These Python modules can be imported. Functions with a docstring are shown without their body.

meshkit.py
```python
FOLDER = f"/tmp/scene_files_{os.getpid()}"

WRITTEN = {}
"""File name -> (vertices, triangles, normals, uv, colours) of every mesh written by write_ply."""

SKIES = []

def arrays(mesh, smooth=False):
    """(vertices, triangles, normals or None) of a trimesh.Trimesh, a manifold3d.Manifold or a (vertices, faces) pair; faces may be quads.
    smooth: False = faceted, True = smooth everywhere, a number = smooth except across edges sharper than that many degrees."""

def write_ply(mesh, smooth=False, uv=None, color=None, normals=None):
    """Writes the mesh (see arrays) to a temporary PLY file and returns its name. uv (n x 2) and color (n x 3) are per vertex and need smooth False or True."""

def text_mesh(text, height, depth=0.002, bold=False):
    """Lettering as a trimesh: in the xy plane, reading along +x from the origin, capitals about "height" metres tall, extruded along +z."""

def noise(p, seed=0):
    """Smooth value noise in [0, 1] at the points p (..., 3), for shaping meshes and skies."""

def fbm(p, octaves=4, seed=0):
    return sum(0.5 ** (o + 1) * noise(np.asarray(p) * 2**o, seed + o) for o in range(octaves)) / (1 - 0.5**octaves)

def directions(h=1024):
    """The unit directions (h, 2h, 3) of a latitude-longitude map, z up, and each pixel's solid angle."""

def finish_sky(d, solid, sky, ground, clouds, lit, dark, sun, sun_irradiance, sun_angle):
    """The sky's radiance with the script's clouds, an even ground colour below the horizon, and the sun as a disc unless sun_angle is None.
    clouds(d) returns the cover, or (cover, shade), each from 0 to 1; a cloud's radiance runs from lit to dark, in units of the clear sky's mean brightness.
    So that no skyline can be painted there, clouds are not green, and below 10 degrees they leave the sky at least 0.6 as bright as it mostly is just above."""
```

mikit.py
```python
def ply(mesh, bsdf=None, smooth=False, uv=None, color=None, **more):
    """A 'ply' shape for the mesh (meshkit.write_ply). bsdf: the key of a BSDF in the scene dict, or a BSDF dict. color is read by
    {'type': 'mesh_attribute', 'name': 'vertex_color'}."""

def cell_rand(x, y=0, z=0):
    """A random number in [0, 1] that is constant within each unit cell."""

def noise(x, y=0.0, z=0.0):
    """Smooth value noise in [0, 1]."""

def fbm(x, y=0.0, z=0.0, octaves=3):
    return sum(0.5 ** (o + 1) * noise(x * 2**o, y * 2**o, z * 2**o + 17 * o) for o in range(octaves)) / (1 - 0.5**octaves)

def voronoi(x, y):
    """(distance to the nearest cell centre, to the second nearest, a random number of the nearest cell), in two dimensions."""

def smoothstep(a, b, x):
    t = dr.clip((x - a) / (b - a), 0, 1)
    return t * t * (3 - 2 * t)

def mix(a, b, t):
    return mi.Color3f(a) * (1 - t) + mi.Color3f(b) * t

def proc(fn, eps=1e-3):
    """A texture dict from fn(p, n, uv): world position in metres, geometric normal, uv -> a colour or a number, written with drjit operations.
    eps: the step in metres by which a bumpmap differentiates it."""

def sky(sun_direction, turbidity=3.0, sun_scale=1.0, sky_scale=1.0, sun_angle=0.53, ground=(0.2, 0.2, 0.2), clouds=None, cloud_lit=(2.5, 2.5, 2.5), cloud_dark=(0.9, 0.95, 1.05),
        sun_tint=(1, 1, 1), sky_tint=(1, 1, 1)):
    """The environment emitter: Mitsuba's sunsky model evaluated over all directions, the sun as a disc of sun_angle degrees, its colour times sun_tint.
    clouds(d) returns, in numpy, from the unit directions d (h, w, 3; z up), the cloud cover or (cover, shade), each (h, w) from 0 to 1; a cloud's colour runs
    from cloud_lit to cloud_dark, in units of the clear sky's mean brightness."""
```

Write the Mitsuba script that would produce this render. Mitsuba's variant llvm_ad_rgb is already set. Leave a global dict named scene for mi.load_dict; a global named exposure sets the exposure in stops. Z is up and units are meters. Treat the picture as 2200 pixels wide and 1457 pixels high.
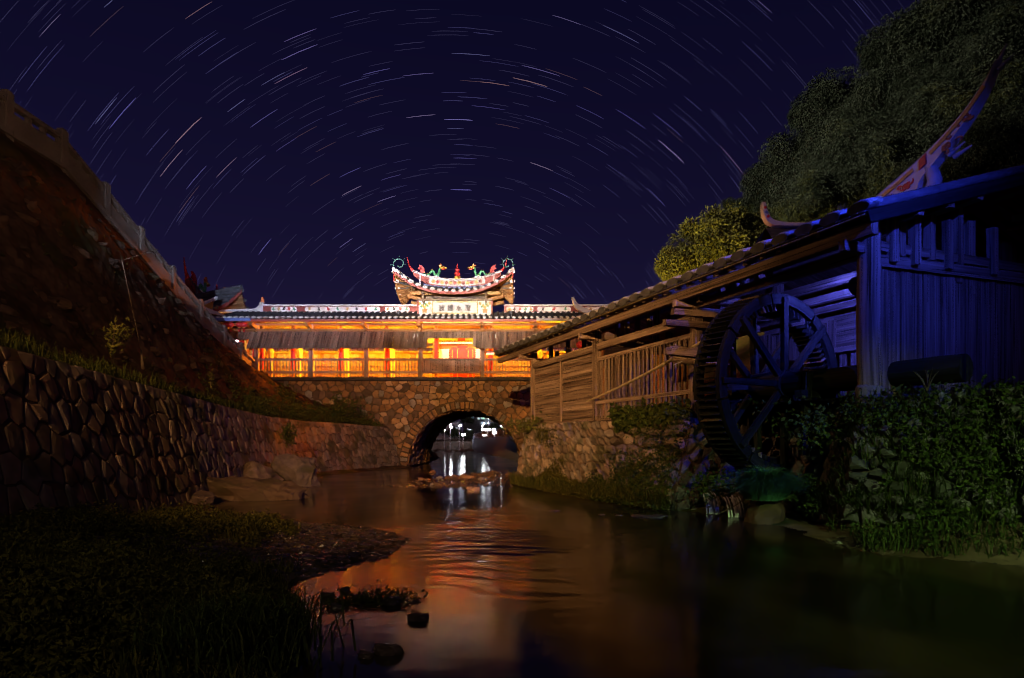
import math, random
import numpy as np, trimesh, mitsuba as mi, drjit as dr
import mikit
from mikit import noise, fbm, voronoi, cell_rand, smoothstep, mix
import meshkit
from scipy.spatial import Voronoi
from shapely import Polygon, box as sbox, Point

T = mi.ScalarTransform4f
scene, labels = {}, {}
F = 1400.0                      # focal length in pixels of the 2200 pixel wide photograph
CAM = (0.0, 0.0, 1.5)           # the photographer stands in the stream, the water is z = 0
scene['camera'] = {'type': 'perspective', 'fov': 2 * math.degrees(math.atan(1100 / F)), 'fov_axis': 'x', 'near_clip': 0.05, 'far_clip': 6000.0,
                   'principal_point_offset_x': 0.0, 'principal_point_offset_y': -(950 - 728.5) / 1457,
                   'to_world': T().look_at(origin=CAM, target=(0, 10, 1.5), up=(0, 0, 1))}
exposure = 0.0
# night sky: a clear sky without sun, scaled down to a deep navy
scene['night_sky'] = mikit.sky((0.3, -0.8, 0.35), turbidity=3, sun_scale=0.0, sky_scale=0.125, sky_tint=(1.02, 0.47, 1.6), ground=(0.03, 0.03, 0.03))
scene['night_sky']['sampling_weight'] = 3.0
# unseen lamps, placed for what they light, fixtures built around them further down: position, aim, colour x power, cutoff, beam
UNSEEN_FLOODS = {
    'grass': dict(pos=(-0.6, -11.0, 9.2), aim=(-3.4, 5.4, 0.0), rgb=(95, 72, 38), cut=14, beam=3),  # added fill lamp for the dark left foreground
    'roof_left': dict(pos=(-5.4, -2.0, 4.2), aim=(-12.0, 38.5, 13.6), rgb=(4600, 5200, 7600), cut=11.2, beam=6),  # unseen, placed to whiten the left ridge and eave
    'roof_right': dict(pos=(-4.0, -2.0, 4.2), aim=(-2.8, 38.5, 13.4), rgb=(15500, 14200, 12800), cut=10.4, beam=6),  # unseen, placed to light the name board and pavilion
    'bank': dict(pos=(-2.6, -12.0, 8.0), aim=(-2.4, 38.5, 4.4), rgb=(5800, 2850, 950), cut=17.5, beam=4),  # unseen, placed to warm the bridge stone and banks
    'stair': dict(pos=(-14.6, 15.0, 14.2), aim=(3.2, 21.0, 4.2), rgb=(800, 390, 140), cut=30, beam=9),  # unseen, lights the mill front amber
    'hill': dict(pos=(-15.2, 15.5, 14.6), aim=(19.0, 40.0, 20.0), rgb=(3800, 3500, 3300), cut=25, beam=7),  # unseen, placed to bring out the hillside trees
    'blue': dict(pos=(6.4, 6.2, 6.4), aim=(4.6, 14.0, 4.6), rgb=(6, 12, 205), cut=43, beam=9),  # unseen blue source, position and strength chosen
    'inner': dict(pos=(6.35, 11.95, 4.35), aim=(5.9, 17.0, 3.6), rgb=(4, 5, 56), cut=62, beam=30),  # unseen, lights the boards behind the wheel blue
    'yellow': dict(pos=(6.3, 30.5, 6.4), aim=(10.6, 34.5, 12.5), rgb=(380, 270, 40), cut=60, beam=35),  # unseen, lights the leafy tree from below
    'slope': dict(pos=(1.6, -1.5, 4.6), aim=(-15.0, 21.0, 11.0), rgb=(400, 225, 135), cut=21, beam=5),  # added fill lamp for the embankment and railing
    'weeds': dict(pos=(4.2, -11.0, 8.6), aim=(6.0, 10.0, -2.6), rgb=(640, 920, 330), cut=14.5, beam=8),  # unseen, greenish to show up the right shore weeds
}

# ------------------------------------------------------------------ helpers
def at(px, py, y):
    """The point at distance y whose picture is at (px, py) of the photograph: used to read positions off it."""
    return np.array([(px - 1100) * y / F, y, 1.5 + (950 - py) * y / F])

def uniq(k):
    if k not in scene and k not in labels and not any(s.startswith(k + '__') for s in ()):
        return k
    n = 1
    while f'{k}_{n:03d}' in scene or f'{k}_{n:03d}' in labels: n += 1
    return f'{k}_{n:03d}'
COUNT = {}
def uk(k):
    n = COUNT.get(k, 0); COUNT[k] = n + 1
    return k if n == 0 else f'{k}_{n:03d}'

def thing(name, label, cat, group=None):
    k = uk(name); labels[k] = {'label': label, 'category': cat}
    if group: labels[k]['group'] = group
    return k
def structure(name, label=None, kind='structure', cat=None):
    k = uk(name); labels[k] = {'kind': kind}
    if label: labels[k]['label'] = label
    if cat: labels[k]['category'] = cat
    return k

class MB:
    def __init__(self): self.v, self.f, self.u, self.n = [], [], [], 0
    def add(self, v, f, u):
        v = np.asarray(v, float); f = np.asarray(f, int); u = np.broadcast_to(np.asarray(u, float), (len(v), 2))
        self.v.append(v); self.f.append(f + self.n); self.u.append(u); self.n += len(v)
        return self
    def arrays(self): return np.vstack(self.v), np.vstack(self.f), np.vstack(self.u)
    def ply(self, bsdf, **more):
        v, f, u = self.arrays()
        return mikit.ply((v, f), bsdf, smooth=True, uv=u, **more)
def put(parent, name, mb, bsdf, label=None, kind=None, **more):
    """ONE entry of the scene: a part of parent, or the thing itself when name is None."""
    k = parent if name is None else uk(parent + '__' + name)
    scene[k] = mb.ply(bsdf, **more) if isinstance(mb, MB) else mb
    if label or kind:
        d = labels.setdefault(k, {})
        if label: d['label'] = label
        if kind: d['kind'] = kind
    return k

R = np.random.default_rng(11)
def unit(a): a = np.asarray(a, float); return a / (np.linalg.norm(a, axis=-1, keepdims=True) + 1e-12)
def kid(): return 40.0 * int(R.integers(1, 90)) + 10
QUADS = np.array([[0, 1, 2], [0, 2, 3]])
def beam(mb, p0, p1, w, h, up=(0, 0, 1), k=None, jit=0.0, taper=1.0):
    """A squared timber from p0 to p1, w wide and h high, with its own random grain."""
    p0, p1 = np.asarray(p0, float), np.asarray(p1, float)
    L = np.linalg.norm(p1 - p0); e1 = (p1 - p0) / L
    e2 = np.cross(up, e1)
    if np.linalg.norm(e2) < 1e-6: e2 = np.cross((1, 0, 0), e1)
    e2 = unit(e2); e3 = np.cross(e1, e2); k = kid() if k is None else k
    c = []
    for s, p, q in ((0, p0, 1.0), (1, p1, taper)):
        for a, b in ((-1, -1), (1, -1), (1, 1), (-1, 1)):
            c.append(p + e2 * a * w / 2 * q + e3 * b * h / 2 * q + (R.normal(0, jit, 3) if jit else 0))
    c = np.array(c)
    for (a, b, cc, d), acc in (((0, 4, 5, 1), 0.0), ((1, 5, 6, 2), w), ((2, 6, 7, 3), w + h), ((3, 7, 4, 0), 2 * w + h)):
        wd = w if acc in (0.0, w + h) else h
        mb.add(c[[a, b, cc, d]], [[0, 2, 1], [0, 3, 2]], [[k, acc], [k + L, acc], [k + L, acc + wd], [k, acc + wd]])
    mb.add(c[[0, 1, 2, 3]], [[0, 2, 1], [0, 3, 2]], [[k, 0], [k, w], [k + h * .3, w], [k + h * .3, 0]])
    mb.add(c[[4, 5, 6, 7]], QUADS, [[k, 0], [k, w], [k + h * .3, w], [k + h * .3, 0]])
    return mb
def box(mb, c, s, k=None, rot=0.0, jit=0.0):
    c = np.asarray(c, float); d = np.array([math.cos(rot), math.sin(rot), 0]) * s[0] / 2
    return beam(mb, c - d, c + d, s[1], s[2], k=k, jit=jit)
def tube(mb, pts, r, sides=8, k=None, cap=True, flat=1.0):
    """A round bar along pts with the radius r (one or one per point)."""
    p = np.asarray(pts, float); n = len(p); r = np.broadcast_to(np.asarray(r, float), (n,)); k = kid() if k is None else k
    t = unit(np.gradient(p, axis=0)); ref = np.array([0, 0, 1.0]) if abs(t[:, 2]).mean() < 0.8 else np.array([1.0, 0, 0])
    a = unit(np.cross(t, ref)); b = np.cross(t, a)
    ang = np.linspace(0, 2 * np.pi, sides + 1)
    v = p[:, None] + r[:, None, None] * (np.cos(ang)[None, :, None] * a[:, None] + flat * np.sin(ang)[None, :, None] * b[:, None])
    L = np.concatenate([[0], np.cumsum(np.linalg.norm(np.diff(p, axis=0), axis=1))])
    uv = np.stack(np.broadcast_arrays(k + L[:, None], (ang * r.mean())[None, :]), -1)
    i, j = np.meshgrid(np.arange(n - 1), np.arange(sides), indexing='ij'); m = sides + 1
    q = np.stack([i * m + j, i * m + j + 1, (i + 1) * m + j + 1, (i + 1) * m + j], -1).reshape(-1, 4)
    mb.add(v.reshape(-1, 3), np.vstack([q[:, [0, 1, 2]], q[:, [0, 2, 3]]])[:, ::-1], uv.reshape(-1, 2))
    if cap:
        for e, s in ((0, 1), (n - 1, -1)):
            ring = v[e, :-1]; cv = np.vstack([ring, [p[e]]]); jj = np.arange(sides)
            f = np.stack([jj, (jj + 1) % sides, np.full(sides, sides)], 1)
            mb.add(cv, f if s > 0 else f[:, ::-1], np.stack([np.full(sides + 1, k), np.append(np.cos(jj * 2 * np.pi / sides), 0) * r[e]], 1))
    return mb
def grid(mb, P, uv, flip=False):
    """A sheet from an array of points (a, b, 3)."""
    a, b = P.shape[:2]; i, j = np.meshgrid(np.arange(a - 1), np.arange(b - 1), indexing='ij')
    q = np.stack([i * b + j, (i + 1) * b + j, (i + 1) * b + j + 1, i * b + j + 1], -1).reshape(-1, 4)
    f = np.vstack([q[:, [0, 1, 2]], q[:, [0, 2, 3]]])
    return mb.add(P.reshape(-1, 3), f[:, ::-1] if flip else f, uv.reshape(-1, 2))
def lathe(mb, prof, c, sides=12, k=None):
    """prof: (radius, z) from bottom to top, turned round the upright through c."""
    prof = np.asarray(prof, float); ang = np.linspace(0, 2 * np.pi, sides + 1); k = kid() if k is None else k
    P = np.stack([c[0] + prof[:, :1] * np.cos(ang), c[1] + prof[:, :1] * np.sin(ang), c[2] + np.broadcast_to(prof[:, 1:], (len(prof), sides + 1))], -1)
    return grid(mb, P, np.stack(np.broadcast_arrays(k + prof[:, 1:], ang[None]), -1), flip=True)
def extrude(mb, poly, m, k=None, d=0.02):
    """A shapely polygon as a plate: m(u, v, w) gives points, w from 0 (back) to d (front)."""
    for g in getattr(poly, 'geoms', [poly]):
        if g.is_empty or g.area < 1e-6: continue
        t = trimesh.creation.extrude_polygon(g, 1.0, engine='earcut'); k2 = kid() if k is None else k
        v = np.array(t.vertices)[np.array(t.faces).ravel()]
        mb.add(m(v[:, 0], v[:, 1], v[:, 2] * d), np.arange(len(v)).reshape(-1, 3), np.stack([k2 + v[:, 0], v[:, 1]], 1))
    return mb
def blob(c, s, seed, rough=0.25, sub=2, freq=1.6, boxy=1.0):
    """A boulder: a lumpy, flattened ball with facets. Returns an MB."""
    m = trimesh.creation.icosphere(sub, 1.0); v = np.array(m.vertices)
    if boxy < 1: v = np.sign(v) * np.abs(v) ** boxy; v = v / np.sqrt(np.abs(v).max(1, keepdims=True))
    n = 1 + rough * 2.2 * (meshkit.fbm(v * freq + seed * 7.3, 3, seed) - .5)
    rr = np.random.default_rng(seed)
    for _ in range(7):
        d = unit(rr.normal(size=3)); h = rr.uniform(.55, .85); q = (v * n[:, None]) @ d
        n = np.where(q > h, n * (h + (q - h) * .2) / np.maximum(q, 1e-6), n)
    if sub >= 3: n = n * (1 + .10 * (np.abs(meshkit.fbm(v * 2.3 + seed, 3, seed + 5) - .5) * 4 - .5) + .05 * (meshkit.noise(v * 9 + seed) - .5))
    v = v * n[:, None] * np.asarray(s) + np.asarray(c)
    a = rr.uniform(0, 6.28); f = np.array(m.faces)
    v = v[f.ravel()]
    return MB().add(v, np.arange(len(v)).reshape(-1, 3), [rr.random(), rr.random()])

# ------------------------------------------------------------------ materials (real base colours, linear)
def diffuse(key, fn_or_rgb, rough=None, spec=None):
    tex = mikit.proc(fn_or_rgb) if callable(fn_or_rgb) else {'type': 'rgb', 'value': list(fn_or_rgb)}
    if rough is None: inner = {'type': 'diffuse', 'reflectance': tex}
    else: inner = {'type': 'principled', 'base_color': tex, 'roughness': rough, 'specular': 0.4 if spec is None else spec}
    scene[key] = {'type': 'twosided', 'bsdf': inner}
def wood_fn(a, b, amount=1.0):
    def fn(p, n, uv):
        u, v = uv.x, uv.y; i = dr.floor(u / 40.0); tone = cell_rand(i, 3)
        g = fbm(u * 0.9 + i * 3.1, v * 38.0, i * 7.0); st = fbm(u * 0.35, v * 9.0, i * 5.0 + 2)
        crack = smoothstep(0.80, 0.86, noise(u * 0.5, v * 70.0, i))
        return mix(a, b, dr.clip(0.15 + 0.45 * tone + 0.9 * (g - .5) + 0.7 * (st - .5), 0, 1)) * (1 - 0.7 * crack)
    return fn
diffuse('wood_old', wood_fn((0.07, 0.047, 0.033), (0.33, 0.25, 0.18)))
diffuse('wood_pale', wood_fn((0.17, 0.125, 0.095), (0.46, 0.35, 0.27)))
diffuse('wood_warm', wood_fn((0.20, 0.10, 0.04), (0.50, 0.29, 0.12)))
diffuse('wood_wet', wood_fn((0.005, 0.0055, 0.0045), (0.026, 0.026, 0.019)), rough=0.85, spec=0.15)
def stone_fn(cols, fine, moss=0.0):
    def fn(p, n, uv):
        h = dr.floor(uv.x / 40.0); big = uv.x > 5; r = dr.select(big, cell_rand(h, 2), uv.x) * len(cols); c = mi.Color3f(cols[0])
        for q in range(1, len(cols)): c = dr.select(r > q, mi.Color3f(cols[q]), c)
        g = fbm(p.x * fine, p.y * fine, p.z * fine, 3)
        c = c * (0.55 + 0.9 * g) * (0.8 + 0.4 * dr.select(big, cell_rand(h, 5), uv.y))
        if moss: c = mix(c, (0.035, 0.045, 0.016), moss * smoothstep(0.52, 0.66, fbm(p.x * 1.7, p.y * 1.7 + 5, p.z * 1.7, 3)))
        return c
    return fn
diffuse('stone_bridge', stone_fn([(0.24, 0.145, 0.075), (0.17, 0.105, 0.06), (0.29, 0.18, 0.09), (0.11, 0.08, 0.058), (0.20, 0.185, 0.165), (0.26, 0.15, 0.07), (0.145, 0.10, 0.07), (0.31, 0.22, 0.14)], 5.0))
diffuse('stone_bank', stone_fn([(0.18, 0.135, 0.10), (0.13, 0.105, 0.085), (0.22, 0.18, 0.14), (0.16, 0.14, 0.125)], 6.0, 0.6))
diffuse('stone_grey', stone_fn([(0.085, 0.08, 0.082), (0.06, 0.057, 0.058), (0.115, 0.108, 0.106)], 5.0, 0.45))
diffuse('stone_boulder', stone_fn([(0.125, 0.09, 0.058), (0.13, 0.092, 0.06)], 2.2, 0.35))
diffuse('stone_dark', stone_fn([(0.060, 0.038, 0.025), (0.040, 0.028, 0.020), (0.078, 0.052, 0.034)], 6.0, 0.4))
diffuse('granite', lambda p, n, uv: mix((0.085, 0.072, 0.058), (0.20, 0.175, 0.145), dr.clip(0.7 * fbm(p.x * 2, p.y * 2, p.z * 2) + 0.5 * noise(p.x * 40, p.y * 40, p.z * 40) - 0.1, 0, 1)))
def soil(p, n, uv):
    a = fbm(p.x * 0.8, p.y * 0.8, p.z * 0.8, 4); b = fbm(p.x * 7, p.y * 7, p.z * 7, 3)
    c = mix((0.055, 0.038, 0.024), (0.13, 0.095, 0.062), dr.clip(1.6 * a - 0.5 + 0.7 * (b - .5), 0, 1))
    return mix(c, (0.03, 0.036, 0.014), smoothstep(0.5, 0.62, fbm(p.x * 0.5 + 9, p.y * 0.5, p.z * .5, 3)) * smoothstep(0.5, 0.9, n.z))
diffuse('soil', soil)
def red_earth(p, n, uv):
    c = mix((0.026, 0.017, 0.012), (0.088, 0.058, 0.038), dr.clip(1.7 * fbm(p.x * .9, p.y * .9, p.z * .9, 4) - .4 + .6 * (fbm(p.x * 8, p.y * 8, p.z * 8, 2) - .5), 0, 1))
    return mix(c, (0.030, 0.034, 0.014), .7 * smoothstep(.55, .66, fbm(p.x * .6 + 3, p.y * .6, p.z * .6, 3)))
diffuse('red_earth', red_earth)
diffuse('mortar_warm', lambda p, n, uv: mix((0.055, 0.038, 0.024), (0.12, 0.082, 0.05), fbm(p.x * 4, p.y * 4, p.z * 4)))
diffuse('mortar', lambda p, n, uv: mix((0.045, 0.034, 0.025), (0.10, 0.075, 0.055), fbm(p.x * 4, p.y * 4, p.z * 4)))
diffuse('gravel', stone_fn([(0.052, 0.038, 0.027), (0.034, 0.027, 0.021), (0.075, 0.055, 0.037)], 9.0), rough=0.28, spec=0.5)
def leaf_fn(p, n, uv):
    c = mix(mix((0.018, 0.032, 0.010), (0.055, 0.085, 0.022), uv.x), mix((0.05, 0.045, 0.012), (0.12, 0.105, 0.025), uv.x), uv.y)
    return c * (0.7 + 0.6 * noise(p.x * 9, p.y * 9, p.z * 9))
diffuse('leaf', leaf_fn)
diffuse('leaf_bamboo', lambda p, n, uv: mix((0.018, 0.025, 0.014), (0.055, 0.066, 0.038), uv.x) * (0.7 + 0.6 * noise(p.x * 3, p.y * 3, p.z * 3)))
diffuse('tuft_leaf', lambda p, n, uv: mix((0.04, 0.11, 0.06), (0.10, 0.28, 0.155), uv.x))
diffuse('bark', lambda p, n, uv: mix((0.03, 0.022, 0.016), (0.10, 0.08, 0.06), fbm(p.x * 9, p.y * 9, p.z * 2)))
diffuse('tile', lambda p, n, uv: mix((0.035, 0.04, 0.045), (0.13, 0.13, 0.135), fbm(p.x * 6, p.y * 6, p.z * 6)))
diffuse('lime', lambda p, n, uv: mix((0.52, 0.52, 0.50), (0.80, 0.79, 0.76), fbm(p.x * 5, p.y * 5, p.z * 5)))
diffuse('bamboo', lambda p, n, uv: mix((0.25, 0.20, 0.10), (0.48, 0.42, 0.26), fbm(uv.x * 2, uv.y * 30)) * (1 - 0.6 * smoothstep(0.93, 0.98, (uv.x * 2.6) - dr.floor(uv.x * 2.6))))
for k, c in dict(paint_red=(0.50, 0.03, 0.03), paint_maroon=(0.20, 0.035, 0.025), paint_yellow=(0.72, 0.47, 0.09), paint_green=(0.06, 0.25, 0.12), paint_blue=(0.10, 0.16, 0.40), paint_gold=(0.50, 0.27, 0.05),
                 paint_teal=(0.05, 0.13, 0.11), ink=(0.015, 0.012, 0.012), iron=(0.05, 0.05, 0.055), plaster=(0.78, 0.76, 0.71), orange=(0.65, 0.17, 0.05), concrete=(0.30, 0.31, 0.32), paint_cream=(0.46, 0.43, 0.36)).items():
    diffuse(k, c, rough=0.5)
scene['water'] = {'type': 'twosided', 'bsdf': {'type': 'roughplastic', 'distribution': 'beckmann', 'int_ior': 1.33, 'alpha': 0.018, 'nonlinear': False,
    'diffuse_reflectance': mikit.proc(lambda p, n, uv: mix((0.008, 0.006, 0.004), (0.034, 0.022, 0.012), smoothstep(0.3, 0.75, fbm(p.x * 0.9, p.y * 0.5, 0.0, 4))))}}
scene['fall_water'] = {'type': 'twosided', 'bsdf': {'type': 'principled', 'base_color': {'type': 'rgb', 'value': [0.55, 0.57, 0.62]}, 'roughness': 0.25}}

def glow(rgb, weight=1.0): return {'type': 'area', 'radiance': {'type': 'rgb', 'value': [float(x) for x in rgb]}, 'sampling_weight': float(weight)}
# ------------------------------------------------------------------ the ground
P0 = np.array([5.9, 10.77]); SD = np.array([-0.348, 0.937]); SN = np.array([0.937, 0.348])     # the mill's corner, along its front, into it
def S(s, t, z):
    """Mill coordinates: s along its front away from the corner column, t into the building, z up."""
    return np.array([P0[0] + SD[0] * s + SN[0] * t, P0[1] + SD[1] * s + SN[1] * t, z])
RF = np.array([(-8, 118), (-6.9, 112), (0.75, 50), (0.5, 38.5), (0.15, 23.5), (0.75, 21), (2.8, 15.6), (3.4, 14.4), (5.3, 13.9), (5.5, 12.0), (5.35, 10.3), (6.3, 9.0), (9, 7.8), (13, 7), (60, 3)], float)
XR = ([-20, 3, 6, 7.9, 8.75, 10.3, 11.5, 13.5, 14.5, 15.6, 21, 23.5, 38.5, 50, 112, 118], [9, 8.4, 7.5, 6.2, 4.9, 4.7, 4.9, 4.5, 3.3, 2.8, .75, .15, .5, .75, -6.9, -8])
LF = ([-20, 3, 7, 9, 14, 20, 25, 30, 36, 38.5, 49, 60, 112, 140], [-5, -5.3, -5.9, -6.2, -7.2, -8.1, -8.7, -8.9, -7.4, -6.3, -6.6, -7, -14, -16])
LT = ([-20, 3, 9, 14, 25, 38.5, 140], [2.95, 2.9, 2.8, 2.75, 2.5, 2.45, 2.4])
XE = ([-20, 3, 5, 6, 7, 7.6, 8.5, 10, 10.8, 11.5, 12.5, 13.5], [-0.9, -1.25, -1.6, -2.0, -2.6, -2.3, -1.9, -1.8, -2.2, -3.4, -5.0, -6.8])
RAILX = -15.3
def rail_z(y): return np.interp(y, [-20, 21.97, 24.3, 26.6, 29.1, 31.7, 34.3, 38.5, 60], [10.87, 10.85, 9.98, 9.1, 8.17, 7.25, 6.45, 5.32, 5.32])
def signed(poly, x, y):
    """Distance to the polyline, positive on its right (landward) side."""
    best = np.full(x.shape, 1e9); sgn = np.ones(x.shape)
    for a, b in zip(poly[:-1], poly[1:]):
        d = b - a; L2 = d @ d; t = np.clip(((x - a[0]) * d[0] + (y - a[1]) * d[1]) / L2, 0, 1)
        qx, qy = x - a[0] - t * d[0], y - a[1] - t * d[1]; dist = np.hypot(qx, qy); cr = d[0] * (y - a[1]) - d[1] * (x - a[0])
        m = dist < best - 1e-9; best = np.where(m, dist, best); sgn = np.where(m, np.sign(cr), sgn)
    return best * sgn
def sstep(a, b, x): t = np.clip((x - a) / (b - a), 0, 1); return t * t * (3 - 2 * t)
def ground_z(x, y):
    x, y = np.broadcast_arrays(np.asarray(x, float), np.asarray(y, float))
    p = np.stack([x, y, 0 * x], -1); n1 = meshkit.fbm(p * 0.35, 3, 1) - .5; n2 = meshkit.fbm(p * 1.8, 3, 2) - .5
    z = -0.22 + 0.12 * n2
    # left bank and gravel spit
    dl = np.interp(y, *LF) - x; de = np.interp(y, *XE) - x
    bank = (y < 13.6) & (de > -0.6)
    z = np.where(bank, np.maximum(z, -0.12 + 0.17 * sstep(-0.5, 0.15, de) + 0.48 * sstep(0.5, 3.0, de) * sstep(11.5, 6.5, y) + 0.06 * n2), z)
    z = np.where(dl > -0.8, np.maximum(z, -0.1 + 0.25 * sstep(-0.8, 0.2, dl) + .1 * n2), z)
    lt = np.interp(y, *LT); ter = lt + 0.12 * np.clip(dl - 1, 0, 2) + 0.25 * n1
    foot = 2.6 + 0.4 * n1; rail = rail_z(y); top = np.interp(y, *LF) - RAILX
    f = np.clip((dl - foot) / np.maximum(top - foot, .5), 0, 1)
    emb = ter + (np.maximum(rail, ter) - ter) * f + (0.9 * n1 + 0.5 * n2) * np.sin(np.pi * f)
    z = np.where(dl > 0.4, z + (emb - z) * np.clip((dl - 0.4) / 0.6, 0, 1), z)
    # right bank
    dr_ = x - np.interp(y, *XR); d = signed(RF, x, y)
    z = np.where(dr_ > -0.5, np.maximum(z, -0.12 + 0.14 * sstep(-0.5, 0.1, dr_) + 0.4 * sstep(0.2, 1.6, dr_) + 0.07 * n2), z)
    t = (x - P0[0]) * SN[0] + (y - P0[1]) * SN[1]
    lot = 2.22 + 0.10 * n2 * sstep(1.2, 2, d) + sstep(5.5, 11, t) * 0.62 * np.clip(t - 6, 0, 90) * (1 + .25 * n1) * sstep(78, 52, y)
    z = np.where(d > 0.5, z + (lot - z) * np.clip((d - 0.5) / 0.85, 0, 1), z)
    z = np.where((y > 39) & (y < 48) & (dl < 0) & (d < 0), -0.2, z)
    return np.where(y > 116, np.maximum(z, 1.9 + .3 * n1), z)
gx = np.unique(np.concatenate([np.linspace(-26, -16, 21), np.arange(-16, 9, 0.25), np.linspace(9, 45, 60), [-60, -90, -300, -900, -40, -33, 60, 90, 300, 900]]))
gy = np.unique(np.concatenate([np.arange(-6, 26, 0.25), np.arange(26, 50, .5), np.linspace(50, 125, 50), [-900, -300, -60, -25, -12, 160, 240, 400, 900, 1500]]))
GX, GY = np.meshgrid(gx, gy, indexing='ij'); GZ = ground_z(np.clip(GX, -60, 70), np.clip(GY, -20, 140))
g = MB(); grid(g, np.stack([GX, GY, GZ], -1), np.stack([GX, GY], -1))
put(structure('ground', 'dark stream bed, banks and hillside'), None, g, 'soil')

# the steep face of the left embankment, a finer sheet over the terrain
ey, ef = np.meshgrid(np.linspace(2, 38.2, 520), np.linspace(0, 1, 170), indexing='ij'); x0 = np.interp(ey, *LF) - 1.2; ex = x0 + (RAILX + .02 - x0) * ef
ez = ground_z(ex, ey) + .05 * np.sin(np.pi * ef); q = np.stack([ex, ey, ez], -1)
ed = (.34 * (meshkit.fbm(q * 1.3, 4, 21) - .5) + .20 * np.abs(meshkit.fbm(q * 3.1, 3, 22) - .5) + .16 * np.abs(meshkit.fbm(q * (6.2, 6.2, 4.0), 2, 25) - .5) + .04 * meshkit.noise(q * 13, 23)) * np.sin(np.pi * np.clip(ef, .02, .98)) ** .5 + .06
g = MB(); grid(g, q + ed[..., None] * np.array([.72, 0, .69]), np.stack([ex, ey], -1), flip=True)
put(structure('embankment', 'steep dark red brown earth and rubble slope below the stair railing'), None, g, 'red_earth')

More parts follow.
